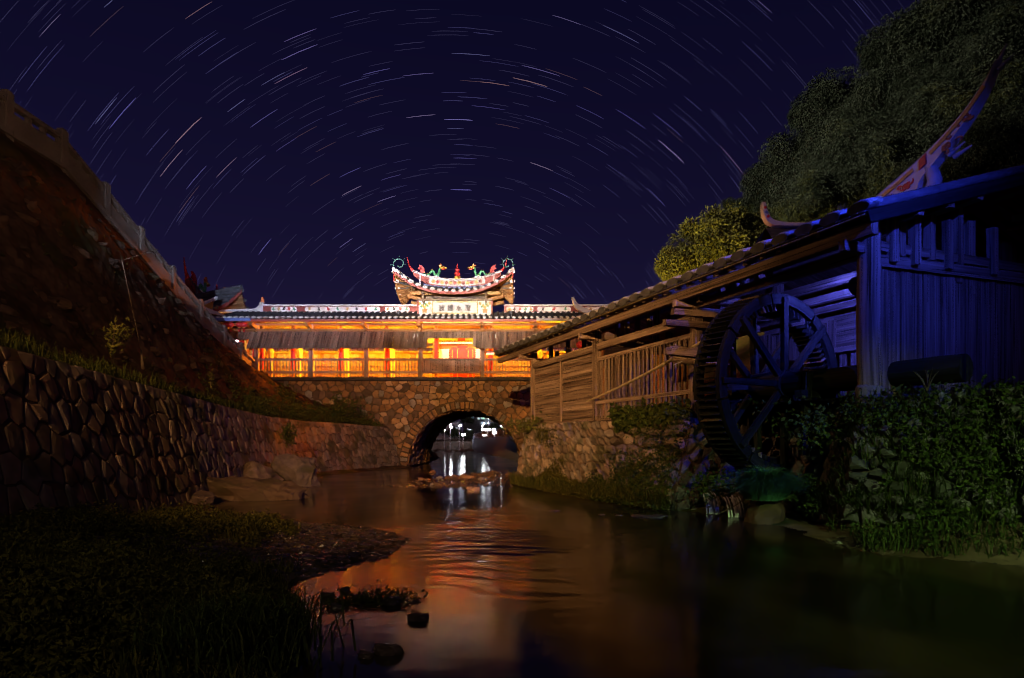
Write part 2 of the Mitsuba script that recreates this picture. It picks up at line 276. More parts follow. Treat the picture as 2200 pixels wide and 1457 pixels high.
# the river: a real relief of ripples
wx = np.concatenate([np.linspace(-16, -4, 60)[:-1], np.arange(-4, 3.2, 0.045), np.linspace(3.2, 14, 60)])
wy = np.concatenate([np.linspace(-8, 3, 20)[:-1], np.arange(3, 16, 0.045), np.geomspace(16, 117, 260)])
WX, WY = np.meshgrid(wx, wy, indexing='ij'); q = np.stack([WX, WY, 0 * WX], -1)
def nz(sx, sy, seed): return meshkit.fbm(np.stack([WX * sx, WY * sy, 0 * WX], -1), 3, seed) - .5
warp = 1.6 * nz(.35, .35, 4); u = WY + 0.28 * WX + warp * 1.2
core = np.exp(-((WX + 0.15 + 0.05 * (WY - 10)) / 0.95) ** 2) * (np.exp(-((WY - 9.6) / 1.5) ** 2) + .75 * np.exp(-((WY - 13.5) / 1.7) ** 2) + .35 * np.exp(-((WY - 6.9) / .7) ** 2))
side = 0.55 * np.exp(-((WX + 1.6) / 1.6) ** 2) * np.exp(-((WY - 10.8) / 1.6) ** 2) + .25 * np.exp(-((WX - 1.7) / 1.6) ** 2) * np.exp(-((WY - 10.6) / 1.2) ** 2)
rip = (np.sin(u * 19 + 6 * nz(.8, .5, 6)) * 0.6 + np.sin(u * 31 + 9 * nz(.9, .8, 9)) * .3) * (0.4 + 1.6 * (nz(.9, 2.2, 8) + .5))
clumps = np.clip(nz(.7, .8, 15) * 3 + .4, 0, 1)
WZ = 0.012 * rip * np.clip(core + side, 0, 1.2) + 0.006 * nz(0.55, 1.1, 12) * sstep(60, 15, WY) + 0.0009 * nz(2.2, 5.0, 13) + 0.0060 * nz(1.9, 4.2, 14) * sstep(8.2, 5.0, WY) * (.35 + clumps)
wm = MB(); grid(wm, np.stack([WX, WY, WZ], -1), np.stack([WX, WY], -1))
put(structure('river', 'shallow brown stream'), None, wm, 'water')

# ------------------------------------------------------------------ stone walls
def cells(dom, su, sv, rng, gap=0.03, jitter=0.36):
    """Irregular stones filling the polygon dom: a list of shapely polygons."""
    x0, y0, x1, y1 = dom.bounds; pts = []
    for r_, v in enumerate(np.arange(y0 - 2 * sv, y1 + 2 * sv, sv)):
        for u in np.arange(x0 - 2 * su, x1 + 2 * su, su):
            pts.append((u + (r_ % 2) * su / 2 + rng.normal(0, su * jitter * .62), v + rng.normal(0, sv * jitter * .62)))
    vo = Voronoi(np.array(pts)); out = []
    for reg in vo.point_region:
        idx = vo.regions[reg]
        if not idx or -1 in idx: continue
        poly = Polygon(vo.vertices[idx])
        if not poly.is_valid or not poly.intersects(dom): continue
        poly = poly.intersection(dom)
        poly = poly.buffer(-gap * rng.uniform(.6, 1.2), join_style='mitre')
        for g in getattr(poly, 'geoms', [poly]):
            if g.geom_type == 'Polygon' and g.area > 0.12 * su * sv: out.append(g.simplify(min(su, sv) * .09))
    return out
def stone(mb, poly, m, h, rng, shade=None, tilt=.16):
    """One rubble stone on the wall m(u, v, w)."""
    c = np.array(poly.centroid.coords[0]); P = np.array(poly.exterior.coords[:-1])
    if Polygon(P).exterior.is_ccw is False: P = P[::-1]
    n = len(P); k1, k2 = rng.uniform(.86, .95), rng.uniform(.5, .72)
    til = rng.normal(0, tilt, 2)
    L = [(P, np.full(n, -.06)), (c + (P - c) * k1, h * rng.uniform(.45, .75, n)), (c + (P - c) * k2, h * rng.uniform(.85, 1.1, n))]
    uvw = [np.column_stack([a, b + (a - c) @ til * (q > 0)]) for q, (a, b) in enumerate(L)] + [np.array([[*c, h * 1.05]])]
    V = np.vstack(uvw); f = []
    for r_ in range(2):
        for i in range(n):
            j = (i + 1) % n; a, b = r_ * n, r_ * n + n
            f += [[a + i, a + j, b + j], [a + i, b + j, b + i]]
    f += [[2 * n + i, 2 * n + (i + 1) % n, 3 * n] for i in range(n)]
    W = m(V[:, 0], V[:, 1], V[:, 2])[np.array(f).ravel()]
    mb.add(W, np.arange(len(W)).reshape(-1, 3), shade if shade is not None else [rng.random(), rng.random()])
def stone_wall(parent, polys, m, bsdf, rng, h=(0.05, 0.11), limit=300, name='stone', tilt=.16):
    """The nearest stones are parts, the rest one part."""
    ctr = [m(np.array([p.centroid.x]), np.array([p.centroid.y]), np.array([0.]))[0] for p in polys]
    order = sorted(range(len(polys)), key=lambda i: -polys[i].area / np.sum((ctr[i] - CAM) ** 2)); rest = MB()
    for q, i in enumerate(order):
        mb = MB() if q < limit else rest
        stone(mb, polys[i], m, rng.uniform(*h), rng, tilt=tilt)
        if q < limit: put(parent, name, mb, bsdf)
    if rest.n: put(parent, 'small_stones', rest, bsdf, kind='stuff')
def plan_wall(foot, top, H):
    """Mapping for a battered wall over a plan polyline: u along it, v up it, w out of it (to the left of its course)."""
    foot, top = np.asarray(foot, float), np.asarray(top, float)
    L = np.concatenate([[0], np.cumsum(np.linalg.norm(np.diff(foot[:, :2], axis=0), axis=1))])
    def m(u, v, w):
        u, v, w = (np.asarray(a, float) for a in (u, v, w))
        A = np.stack([np.interp(u, L, foot[:, i]) for i in range(3)], -1); B = np.stack([np.interp(u, L, top[:, i]) for i in range(3)], -1)
        e = 0.6; A1 = np.stack([np.interp(np.clip(u + e, 0, L[-1]), L, foot[:, i]) for i in range(3)], -1); A0 = np.stack([np.interp(np.clip(u - e, 0, L[-1]), L, foot[:, i]) for i in range(3)], -1)
        nrm = unit(np.cross(B - A, A1 - A0)); return A + (B - A) * (v / H)[..., None] + nrm * w[..., None]
    return m, L[-1]
def backing(parent, m, L, H, flipped=False, nu=90):
    U, V = np.meshgrid(np.linspace(0, L, nu), np.linspace(-.15, H, 12), indexing='ij')
    P = m(U.ravel(), V.ravel(), 0.035 * (meshkit.noise(np.stack([U.ravel() * 3, V.ravel() * 3, 0 * U.ravel()], -1)) - .5)).reshape(nu, 12, 3)
    capd = unit(P[:, -1] - P[:, -2]); tang = unit(np.gradient(P[:, -1], axis=0)); back = unit(np.cross(tang, [0, 0, 1.0]))
    front = m(U[:, -1], V[:, -1], np.full(nu, 1.0)) - m(U[:, -1], V[:, -1], np.zeros(nu)); back = back * np.sign(-(back * front).sum(1, keepdims=True))
    back[:, 2] = 0; Pc = np.concatenate([P, (P[:, -1] + back * 0.75)[:, None]], 1)
    b = MB(); grid(b, Pc, np.stack(np.broadcast_arrays(np.linspace(0, L, nu)[:, None], np.linspace(0, H, 13)[None]), -1)); put(parent, 'mortar', b, 'mortar')

# left retaining wall
ys = np.array([1.0, 3, 7, 9, 14, 20, 25, 30, 34, 36.5, 38.2]); fx = np.interp(ys, *LF)
lw = thing('left_retaining_wall', 'long rubble retaining wall along the left bank below the grassy terrace', 'wall')
foot = np.column_stack([fx, ys, np.where(ys < 13.5, .05, -.15)]); top = np.column_stack([fx - .75, ys + .02, np.interp(ys, *LT)])
top[-1] += (0, 0, -.1); top[-2] += (0, 0, -.03)
mL, LL = plan_wall(foot[::-1], top[::-1], 2.75)
backing(lw, mL, LL, 2.75)
stone_wall(lw, cells(sbox(0, -.1, LL, 2.75), .34, .40, R, .006), mL, 'stone_bank', R, (0.015, .055), tilt=.06)
cop = MB()
# right wall under the mill
rw = thing('right_retaining_wall', 'overgrown rubble wall under the slatted mill wall, on the right bank', 'wall')
ss = np.array([14.9, 14.3, 12, 9, 6.4, 4.6])
foot = np.array([(.15, 23.5, -.1), (.75, 21, -.1), (1.75, 18.4, -.1), (2.8, 15.6, -.1), (3.2, 14.75, -.1), (3.45, 14.35, -.1)]); top = np.array([S(s, -.10, 2.14) for s in ss])
mR, LR = plan_wall(foot[::-1], top[::-1], 2.3); backing(rw, mR, LR, 2.3)
stone_wall(rw, cells(sbox(0, -.1, LR, 2.3), .27, .25, R, .013), mR, 'stone_bank', R, (0.05, .15))
mP, LP = plan_wall([(3.45, 14.35, -.1), (5.3, 13.9, -.1), (5.5, 12.0, .1)][::-1], [tuple(S(4.6, -.1, 2.14)), (5.75, 14.2, 2.2), (6.1, 12.1, 2.2)][::-1], 2.3)
pit = thing('wheel_pit_wall', 'dark rubble wall of the pit behind the water wheel', 'wall'); backing(pit, mP, LP, 2.3)
stone_wall(pit, cells(sbox(0, -.1, LP, 2.3), .34, .28, R, .02), mP, 'stone_grey', R, (0.05, .13))
# right rubble wall, from the pit to beyond the frame
rb = thing('rubble_wall', 'grey blue rubble wall with weeds below the mill corner column', 'wall')
foot = [(5.5, 12.0, .1), (5.35, 10.3, .3), (5.7, 9.6, .33), (6.3, 9.0, .35), (7.6, 8.3, .38), (9, 7.8, .38), (13, 7, .4)]
top = [(6.1, 12.1, 2.2), (5.85, 10.75, 2.24), (6.25, 10.1, 2.24), (6.9, 9.6, 2.26), (8.0, 9.0, 2.28), (9.5, 8.6, 2.28), (13.3, 7.7, 2.3)]
mB, LB = plan_wall(foot[::-1], top[::-1], 2.1); backing(rb, mB, LB, 2.1)
stone_wall(rb, cells(sbox(0, -.1, LB, 2.1), .34, .2, R, .014), mB, 'stone_grey', R, (0.06, .17))

# ------------------------------------------------------------------ the arch bridge
YB = 38.5; K = F / YB
def bx(px): return (px - 1100) / K
def bz(py): return 1.5 + (950 - py) / K
br = thing('stone_arch_bridge', 'rubble stone bridge with one round arch over the stream', 'bridge')
AX, AZ, AR, RING, DEP = bx(998.5), 0.05, 3.40, 0.50, 10.2
dom = sbox(-18.5, -.4, 7.0, 5.12).difference(Point(AX, AZ).buffer(AR + RING, 64))
def mF(u, v, w): return np.stack([u, YB - w, v], -1)
bk = MB(); pts = np.linspace(np.pi, 0, 60)
bdom = sbox(-18.5, -.4, 7.0, 5.12).difference(Point(AX, AZ).buffer(AR + .02, 64)).difference(sbox(AX - AR - .02, -1, AX + AR + .02, AZ))
extrude(bk, bdom, lambda u, v, w: np.stack([u, YB + .5 - w, v], -1), k=0, d=.5)
put(br, 'spandrel_wall', bk, 'mortar_warm')
stone_wall(br, cells(dom, .43, .39, R, .007), mF, 'stone_bridge', R, (0.02, .06))
nv = 40
for i in range(nv):
    a0, a1 = np.pi * i / nv + .006, np.pi * (i + 1) / nv - .006; r0, r1 = AR, AR + RING * R.uniform(.82, 1.0)
    aa = np.linspace(a0, a1, 3); q = [(AX + r0 * math.cos(a), AZ + r0 * math.sin(a)) for a in aa] + [(AX + r1 * math.cos(a), AZ + r1 * math.sin(a)) for a in aa[::-1]]
    v = MB(); stone(v, Polygon(q).buffer(-.012, join_style='mitre'), mF, R.uniform(.07, .11), R); put(br, 'arch_stone', v, 'stone_bridge')
mA = lambda u, v, w: np.stack([AX - (AR - w) * np.cos(u / AR), YB + .05 + v, AZ + (AR - w) * np.sin(u / AR)], -1)
bl = MB(); U, V = np.meshgrid(np.linspace(-.2, np.pi * AR + .2, 50), np.linspace(0, DEP, 20), indexing='ij')
grid(bl, mA(U, V, 0 * U), np.stack([U, V], -1)); put(br, 'barrel', bl, 'mortar')
vs = MB()
for p in cells(sbox(0, .05, np.pi * AR, DEP), .26, .75, R, .015): stone(vs, p, mA, R.uniform(.03, .07), R)
put(br, 'barrel_stones', vs, 'stone_bridge', kind='stuff')
fb = MB(); extrude(fb, bdom, lambda u, v, w: np.stack([u, YB + .05 + DEP + .3 - w, v], -1), k=0, d=.3); put(br, 'far_face', fb, 'mortar')
dk = MB(); beam(dk, (-18.5, YB + DEP / 2, 5.21), (7, YB + DEP / 2, 5.21), DEP + .6, .18); put(br, 'deck', dk, 'stone_grey')
for i, x in enumerate(np.arange(-17.2, 4.6, .62)):
    cb = MB(); beam(cb, (x, YB - .02, 5.235), (x + .595, YB - .02, 5.235), .3, .16, jit=.006); put(br, 'curb_stone', cb, 'stone_grey')
# ------------------------------------------------------------------ the covered gallery on the bridge
ga = thing('covered_gallery', 'long wooden gallery with tiled roof and orange lit interior standing on the stone bridge', 'gallery')
POSTS = [551, 668, 787, 903.5, 1036, 1150, 1268]; ZF = 5.31
PX = [bx(p) for p in POSTS]
for x in PX:
    b = MB(); beam(b, (x, YB + .06, ZF), (x, YB + .06, 8.5), .24, .24, up=(0, 1, 0), jit=.004); put(ga, 'post', b, 'wood_pale')
    b = MB(); beam(b, (x, YB - .9, 8.33), (x, YB + .3, 8.22), .18, .2); beam(b, (x, YB - .35, 8.12), (x, YB + .2, 7.95), .16, .18); put(ga, 'bracket', b, 'wood_warm')
for i, (x0, x1) in enumerate(zip(PX[:-1], PX[1:])):
    a, c = x0 + .14, x1 - .14; zt, zb = bz(772.5), bz(800)
    b = MB(); beam(b, (a, YB + .02, zt), (c, YB + .02, zt), .12, .13); bal = put(ga, 'balustrade', b, 'wood_pale')
    b = MB(); beam(b, (a, YB + .02, zb), (c, YB + .02, zb), .12, .13); put(bal, 'bottom_rail', b, 'wood_pale')
    if i == 3:
        xs = np.linspace(a, c, 17)
        for u, w in zip(xs[:-1], xs[1:]):
            b = MB(); beam(b, ((u + w) / 2, YB, zb + .067), ((u + w) / 2, YB, zt - .067), w - u - .008, .04, up=(0, 1, 0), jit=.003); put(bal, 'panel_plank', b, 'wood_pale')
    else:
        for u in np.arange(a + .14, c, .185):
            b = MB(); beam(b, (u, YB + .02, 5.33), (u, YB + .02, zt - .067), .062, .05, up=(0, 1, 0), jit=.003); put(bal, 'baluster', b, 'wood_pale')
for z, y, w, h in ((8.06, YB - .02, .2, .22), (8.46, YB + .06, .2, .14), (8.40, 42.4, .2, .18)):
    b = MB(); beam(b, (bx(470), y, z), (7.5, y, z), w, h); put(ga, 'beam', b, 'wood_warm')
# floor, back wall, bench
b = MB(); beam(b, (-17.5, 40.8, ZF - .01), (7, 40.8, ZF - .01), 4.7, .05); put(ga, 'floor', b, 'wood_old')
for x in np.arange(-17.4, 6.6, .34):
    b = MB(); beam(b, (x, 43.05, 5.75), (x, 43.05, 7.35), .325, .05, up=(0, 1, 0), jit=.004); put(ga, 'back_plank', b, 'wood_warm')
for z, w in ((7.42, .14), (6.55, .10), (5.72, .12), (7.75, .1)):
    b = MB(); beam(b, (-17.4, 42.97, z), (6.6, 42.97, z), .1, w); put(ga, 'wall_rail', b, 'wood_warm')
b = MB()
for x in np.arange(-17.4, 6.6, .16): beam(b, (x, 43.05, 7.5), (x, 43.05, 8.45), .05, .05, up=(0, 1, 0))
put(ga, 'lattice', b, 'wood_warm', kind='stuff')
for x0, x1 in zip(PX[:-1], PX[1:]):
    b = MB(); beam(b, (x0 + .3, 42.6, 5.78), (x1 - .3, 42.6, 5.78), .45, .07); beam(b, (x0 + .5, 42.6, 5.33), (x0 + .5, 42.6, 5.74), .1, .3, up=(0, 1, 0)); beam(b, (x1 - .5, 42.6, 5.33), (x1 - .5, 42.6, 5.74), .1, .3, up=(0, 1, 0)); put(ga, 'bench', b, 'wood_old')
for p in (583, 645, 745, 843, 1050, 1160):
    c0 = at(p, 800, 41.6); b = MB(); tube(b, [(c0[0], 41.6, ZF), (c0[0], 41.6, 8.7)], .17, 12); put(ga, 'column', b, 'paint_yellow' if p in (745, 843, 645) else 'wood_warm')
for p in (563, 631, 733, 832, 937, 1054, 1145):
    c0 = at(p, 800, 39.9); b = MB(); tube(b, [(c0[0], 39.9, ZF), (c0[0], 39.9, 8.7)], .13, 12); put(ga, 'column', b, 'wood_warm')
    b = MB(); tube(b, [(c0[0], 39.9, 5.95), (c0[0], 39.9, 8.0)], .165, 14); put(ga, 'red_banner', b, 'paint_red', label='red painted banner board wrapped round a column')
# roof
YE, ZE, YR, ZR = 37.3, 8.60, 41.0, 9.66; XL, XRR = at(448, 0, YE)[0], 8.5
U = np.linspace(0, 1, 6); zz = ZE + (ZR - ZE) * U ** 1.15; yy = YE + (YR - YE) * U
for sgn, nm in ((1, 'front'), (-1, 'rear')):
    Y = yy if sgn > 0 else 2 * YR - yy
    P = np.stack([np.broadcast_to(np.array([XL, XRR])[:, None], (2, 6)), np.broadcast_to(Y, (2, 6)), np.broadcast_to(zz, (2, 6))], -1)
    b = MB(); grid(b, P, np.stack([P[..., 0], P[..., 1]], -1)); rsl = put(ga, 'roof_slope', b, 'tile'); RSL = rsl if sgn > 0 else RSL
    b = MB(); P2 = P - (0, 0, .09); grid(b, P2, np.stack([P[..., 1] + 10, P[..., 0]], -1)); put(ga, 'roof_boards', b, 'wood_warm')
for i, x in enumerate(np.arange(XL + .15, XRR, .34)):
    b = MB(); tube(b, np.column_stack([np.full(6, x), yy, zz + .02]), .085, 8, cap=False); put(RSL, 'tile_row', b, 'tile')
    b = MB(); tube(b, [(x, YE - .03, ZE + .01), (x, YE, ZE + .035), (x, YE + .22, ZE + .09)], [.07, .11, .115], 10, flat=.72); put(RSL, 'tile_end', b, 'lime')
for x in np.arange(XL + .1, XRR, .42):
    b = MB(); beam(b, (x, YE + .03, ZE - .15), (x, YR - .1, ZR - .2), .08, .1); put(ga, 'rafter', b, 'wood_warm')
b = MB(); beam(b, (bx(557), YE + .03, ZE - .13), (bx(1150), YE + .03, ZE - .13), .05, .15); put(ga, 'fascia', b, 'paint_maroon')
b = MB(); beam(b, (at(442, 0, YE)[0], YE - .05, ZE - .10), (bx(556), YE - .05, ZE - .10), .12, .17); put(ga, 'gutter', b, 'paint_blue', label='pale blue gutter board at the left end of the eave')
b = MB(); beam(b, (at(1152, 0, YE)[0], YE - .03, ZE - .10), (XRR, YE - .03, ZE - .10), .12, .13); put(ga, 'gutter', b, 'concrete')
# the main ridge with its plaques
def rx(p, y=YR): return (p - 1100) * y / F
def rz(p, y=YR): return 1.5 + (950 - p) * y / F
def plate(y0, yf=None):
    """Mapping for flat pieces that face the stream at distance y0."""
    return lambda u, v, w: np.stack([u, y0 - w, v], -1)
def figure(parent, x, z, s, y, seed, cols=('paint_red', 'paint_green', 'paint_gold', 'ink')):
    """A small moulded relief figure: trunk, head, arms, legs."""
    r = np.random.default_rng(seed); parts = [Point(x, z).buffer(.22 * s, 5), Point(x + r.normal(0, .08) * s, z + .34 * s).buffer(.12 * s, 4)]
    for k in range(4):
        a = r.uniform(0, 6.28); q = np.array([math.cos(a), math.sin(a)]) * s * r.uniform(.35, .55); n = np.array([-q[1], q[0]]) * .22
        parts.append(Polygon([(x + n[0], z + n[1]), (x - n[0], z - n[1]), (x + q[0], z + q[1])]))
    u = parts[0]
    for q in parts[1:]: u = u.union(q)
    b = MB(); extrude(b, u, plate(y), d=.03); put(parent, 'relief_figure', b, cols[seed % len(cols)])
def pill(x0, x1, z0, z1): r = (z1 - z0) * .42; return sbox(x0 + r, z0 + r, x1 - r, z1 - r).buffer(r, 6)
seed = 0
for a, c, plaques in ((567, 898, ((584, 640), (657, 818), (828, 881))), (1083, 1400, ((1088, 1146), (1154, 1226), (1256, 1330), (1336, 1395)))):
    b = MB(); beam(b, (rx(a), YR, (rz(659) + rz(673)) / 2), (rx(c), YR, (rz(659) + rz(673)) / 2), .30, rz(659) - rz(673)); put(ga, 'ridge', b, 'paint_maroon')
    b = MB(); beam(b, (rx(a) - .02, YR, rz(658) + .03), (rx(c) + .02, YR, rz(658) + .03), .40, .09); put(ga, 'ridge_cap', b, 'lime')
    b = MB(); beam(b, (rx(a) - .02, YR, rz(672.4)), (rx(c) + .02, YR, rz(672.4)), .38, .05); put(ga, 'ridge_foot', b, 'lime')
    for p0, p1 in plaques:
        b = MB(); extrude(b, pill(rx(p0), rx(p1), rz(671), rz(660.5)), plate(YR - .15), d=.04); pq = put(ga, 'plaque', b, 'plaster')
        n = max(2, int((p1 - p0) / (11 if p1 - p0 < 70 else 20)))
        for q in range(n):
            seed += 1; figure(pq, rx(p0 + (p1 - p0) * (q + .5) / n), rz(666), .30, YR - .19, seed)
b = MB(); extrude(b, Polygon([(rx(567), rz(672)), (rx(567), rz(650)), (rx(560), rz(650)), (rx(558), rz(657)), (rx(550), rz(664)), (rx(455), rz(666)), (rx(455), rz(672))]), plate(YR + .15), d=.3); put(ga, 'ridge_step', b, 'lime')
b = MB(); lathe(b, [(.1, 0), (.12, .1), (.08, .2), (.11, .3), (.0, .36)], (rx(564), YR, rz(650)), 8); put(ga, 'ridge_knob', b, 'orange')
# upturned white horn at the left eave corner
def ribbon(pts, w):
    p = np.asarray(pts, float); t = unit(np.gradient(p, axis=0)); n = np.stack([-t[:, 1], t[:, 0]], 1) * np.asarray(w)[:, None] / 2
    return Polygon(np.vstack([p + n, (p - n)[::-1]])).buffer(0)
def curve(p, n=16):
    """A smooth path through the points p (Catmull-Rom)."""
    p = np.asarray(p, float); q = np.vstack([2 * p[0] - p[1], p, 2 * p[-1] - p[-2]]); out = []
    for i in range(1, len(q) - 2):
        for t in np.linspace(0, 1, n, endpoint=False): out.append(.5 * (2 * q[i] + (q[i + 1] - q[i - 1]) * t + (2 * q[i - 1] - 5 * q[i] + 4 * q[i + 1] - q[i + 2]) * t * t + (3 * q[i] - q[i - 1] - 3 * q[i + 1] + q[i + 2]) * t ** 3))
    return np.array(out + [p[-1]])
YH = 38.4; h2 = lambda L: np.array([at(a, c, YH)[[0, 2]] for a, c in L])
c0 = curve(h2([(466, 637), (462, 642), (446, 650), (426, 656), (440, 664), (462, 672), (485, 679)]))
b = MB(); extrude(b, ribbon(c0, np.interp(np.linspace(0, 1, len(c0)), [0, .15, .4, .55, .8, 1], [.05, .12, .2, .3, .22, .08])), plate(YH + .12), d=.24); put(ga, 'eave_horn', b, 'lime')
b = MB(); extrude(b, Polygon(h2([(437, 659), (459, 645), (455, 668)])), plate(YH + .06), d=.1); put(ga, 'horn_panel', b, 'paint_gold')

# the pent awning of boards
def aw(px_top, zt, zb_py, y_t=38.36, y_b=37.5): return None
YT, YBm = 38.30, 37.52; ZT = 1.5 + (950 - 713) * YT / F
x = at(480, 0, YT)[0]; n = 0
def full(y): return 1.5 + (950 - 748.5) * y / F
while x < 7.2:
    w = .2 + R.normal(0, .012); xm = x + w / 2; px = 1100 + xm * F / YT
    zb = full(YBm)
    if px < 541: zb = ZT - .52 - .0 * px
    elif 916 < px < 1022:
        e = min(px - 916, 1022 - px); zb = ZT - .42 - (.75 * max(0, 1 - e / 9.0) ** 2 if e < 9 else 0)
    f = (ZT - zb) / (ZT - full(YBm)); yb = YT + (YBm - YT) * f
    b = MB(); beam(b, (xm, YT, ZT + R.normal(0, .006)), (xm, yb, zb + R.normal(0, .012)), w - .006, .03, up=(0, -1, .6), jit=.003); put(ga, 'awning_board', b, 'wood_old')
    x += w; n += 1
for z, y in ((ZT - .02, YT + .06), (ZT - .75, 37.86)):
    for a, c in ((548, 915), (1024, 1290)) if z < ZT - .5 else ((482, 1290),):
        b = MB(); beam(b, (bx(a), y, z), (bx(c), y, z), .07, .09); put(ga, 'awning_batten', b, 'wood_old')

# what stands and hangs inside
sh = thing('wayside_shrine', 'red and white shrine with scalloped top in the open middle bay of the gallery', 'shrine')
sx = lambda p, y=41.8: (p - 1100) * y / F
sz = lambda p, y=41.8: 1.5 + (950 - p) * y / F
b = MB(); beam(b, (sx(938), 41.9, 6.6), (sx(1034), 41.9, 6.6), .06, 2.6); put(sh, 'back_panel', b, 'wood_warm')
for p0, p1 in ((941, 965), (1022, 1033)):
    b = MB(); beam(b, (sx(p0), 41.78, sz(762)), (sx(p1), 41.78, sz(762)), .04, sz(750) - sz(774)); put(sh, 'white_panel', b, 'plaster')
scal = sbox(sx(968), 5.35, sx(1020), sz(757))
for p in (976, 994, 1012): scal = scal.union(Point(sx(p), sz(756)).buffer(.28))
b = MB(); extrude(b, scal, plate(41.8), d=.06); put(sh, 'red_screen', b, 'paint_red')
for p in (972, 983, 1006, 1016):
    b = MB(); beam(b, (sx(p), 41.7, 5.4), (sx(p), 41.7, sz(752)), .05, .05, up=(0, 1, 0)); put(sh, 'gilt_bar', b, 'paint_gold')
b = MB(); beam(b, (sx(983), 41.66, sz(746.5)), (sx(1005), 41.66, sz(746.5)), .05, .16); put(sh, 'red_sign', b, 'paint_red')
b = MB(); beam(b, (sx(922), 41.5, sz(733)), (sx(1022), 41.5, sz(733)), .1, .36); put(sh, 'header_board', b, 'paint_yellow')
b = MB(); beam(b, (sx(985), 41.42, sz(731)), (sx(1000), 41.42, sz(731)), .04, .22); put(sh, 'red_tag', b, 'paint_red')
def lamp_tube(p0, p1, rgb, r, label, name='fluorescent_lamp', weight=1.0):
    k = thing(name, label, 'lamp'); b = MB(); tube(b, [p0, p1], r, 10); put(k, 'glowing_tube', b, 'plaster', emitter=glow(rgb, weight))
    p0, p1 = np.array(p0, float), np.array(p1, float); b = MB(); beam(b, p0 + (0, .0, r + .05), p1 + (0, .0, r + .05), .12, .05); put(k, 'holder', b, 'iron')
WARM = np.array([1.0, 0.205, 0.010])
lamp_tube((sx(946), 41.2, sz(740)), (sx(1016), 41.2, sz(740)), (8, 4.6, 1.7), .06, 'long white fluorescent lamp over the shrine in the middle bay')
lamp_tube((at(1044, 0, 39.2)[0], 39.2, 1.5 + (950 - 760) * 39.2 / F), (at(1062, 0, 39.2)[0], 39.2, 1.5 + (950 - 760) * 39.2 / F), (20, 13, 7), .06, 'short bright lamp right of the shrine just inside the balustrade')
GLAMPS = []
for i, x in enumerate([-14.2, -11.0, -8.2, -6.0, -1.2, 1.8, 4.6]):  # unseen lamps, hung above the beams to light the interior orange
    k = thing('unseen_ceiling_lamp', 'unseen round warm lamp under the gallery ceiling', 'lamp', 'unseen ceiling lamps of the gallery'); y = 40.9
    b = MB(); lathe(b, [(.0, -.16), (.18, -.12), (.25, 0), (.18, .10), (.0, .12)], (x, y, 8.16), 12); put(k, 'globe', b, 'plaster', emitter=glow(WARM * 2100))
    b = MB(); tube(b, [(x, y, 8.27), (x, y, 9.3)], .02, 6); put(k, 'rod', b, 'iron')
# the lit doorway at the left end
dw = thing('gate_doorway', 'white lit doorway with yellow posts at the left end of the gallery', 'doorway')
yd = 40.3; dx = lambda p: (p - 1100) * yd / F; dz = lambda p: 1.5 + (950 - p) * yd / F
for p0, p1, c, m_ in ((511, 527, 'white_panel', 'plaster'), (534, 544, 'white_panel', 'plaster')):
    b = MB(); beam(b, ((dx(p0) + dx(p1)) / 2, yd + .2, 5.4), ((dx(p0) + dx(p1)) / 2, yd + .2, dz(752)), dx(p1) - dx(p0), .05, up=(0, 1, 0)); put(dw, c, b, m_)
for p, m_ in ((507, 'paint_red'), (530, 'paint_yellow'), (547, 'paint_red')):
    b = MB(); tube(b, [(dx(p), yd, 5.3), (dx(p), yd, 8.3)], .13, 10); put(dw, 'door_post', b, m_)
for p in (743, 735):
    b = MB(); beam(b, (dx(508), yd - .02, dz(p)), (dx(534), yd - .02, dz(p)), .1, .14); put(dw, 'lintel', b, 'paint_yellow' if p == 743 else 'paint_red')
k = thing('unseen_door_lamp', 'unseen small white lamp placed to light the white doorway at the gallery end', 'lamp'); b = MB(); lathe(b, [(.0, -.1), (.1, -.04), (.11, .04), (.0, .08)], (dx(522), yd - .9, 7.6), 10); put(k, None, b, 'plaster', emitter=glow((60, 48, 34)))  # unseen lamp, placed to light the white door panels
def lantern(x, y, z, r, label, group=None, mat='paint_red'):
    k = thing('red_lantern', label, 'lantern', group); ang = np.linspace(-1.2, 1.2, 9)
    b = MB(); lathe(b, np.column_stack([r * np.cos(ang), r * .85 * np.sin(ang)]), (x, y, z), 14); put(k, 'body', b, mat)
    for s in (-1, 1):
        b = MB(); lathe(b, [(.0, -.02), (r * .42, -.02), (r * .42, .03), (.0, .03)], (x, y, z + s * r * .82), 10); put(k, 'rim', b, 'paint_gold')
    b = MB(); tube(b, [(x, y, z + r * .8), (x, y, z + r * 1.7)], .012, 5); put(k, 'cord', b, 'ink')
    b = MB(); tube(b, [(x, y, z - r * .82), (x, y, z - r * 2.2)], [.02, .05], 7); put(k, 'tassel', b, 'paint_red')
for p, w in ((487, 'first'), (496, 'second'), (514, 'third'), (524, 'last')):
    c0 = at(p, 698, 38.0); lantern(*c0, .19, f'dim red lantern under the left gallery eave, {w} from the left', 'red lanterns under the left eave')
lantern(*at(1247, 741, 36.0), .24, 'bright red lantern seen under the mill roof right of the gallery')

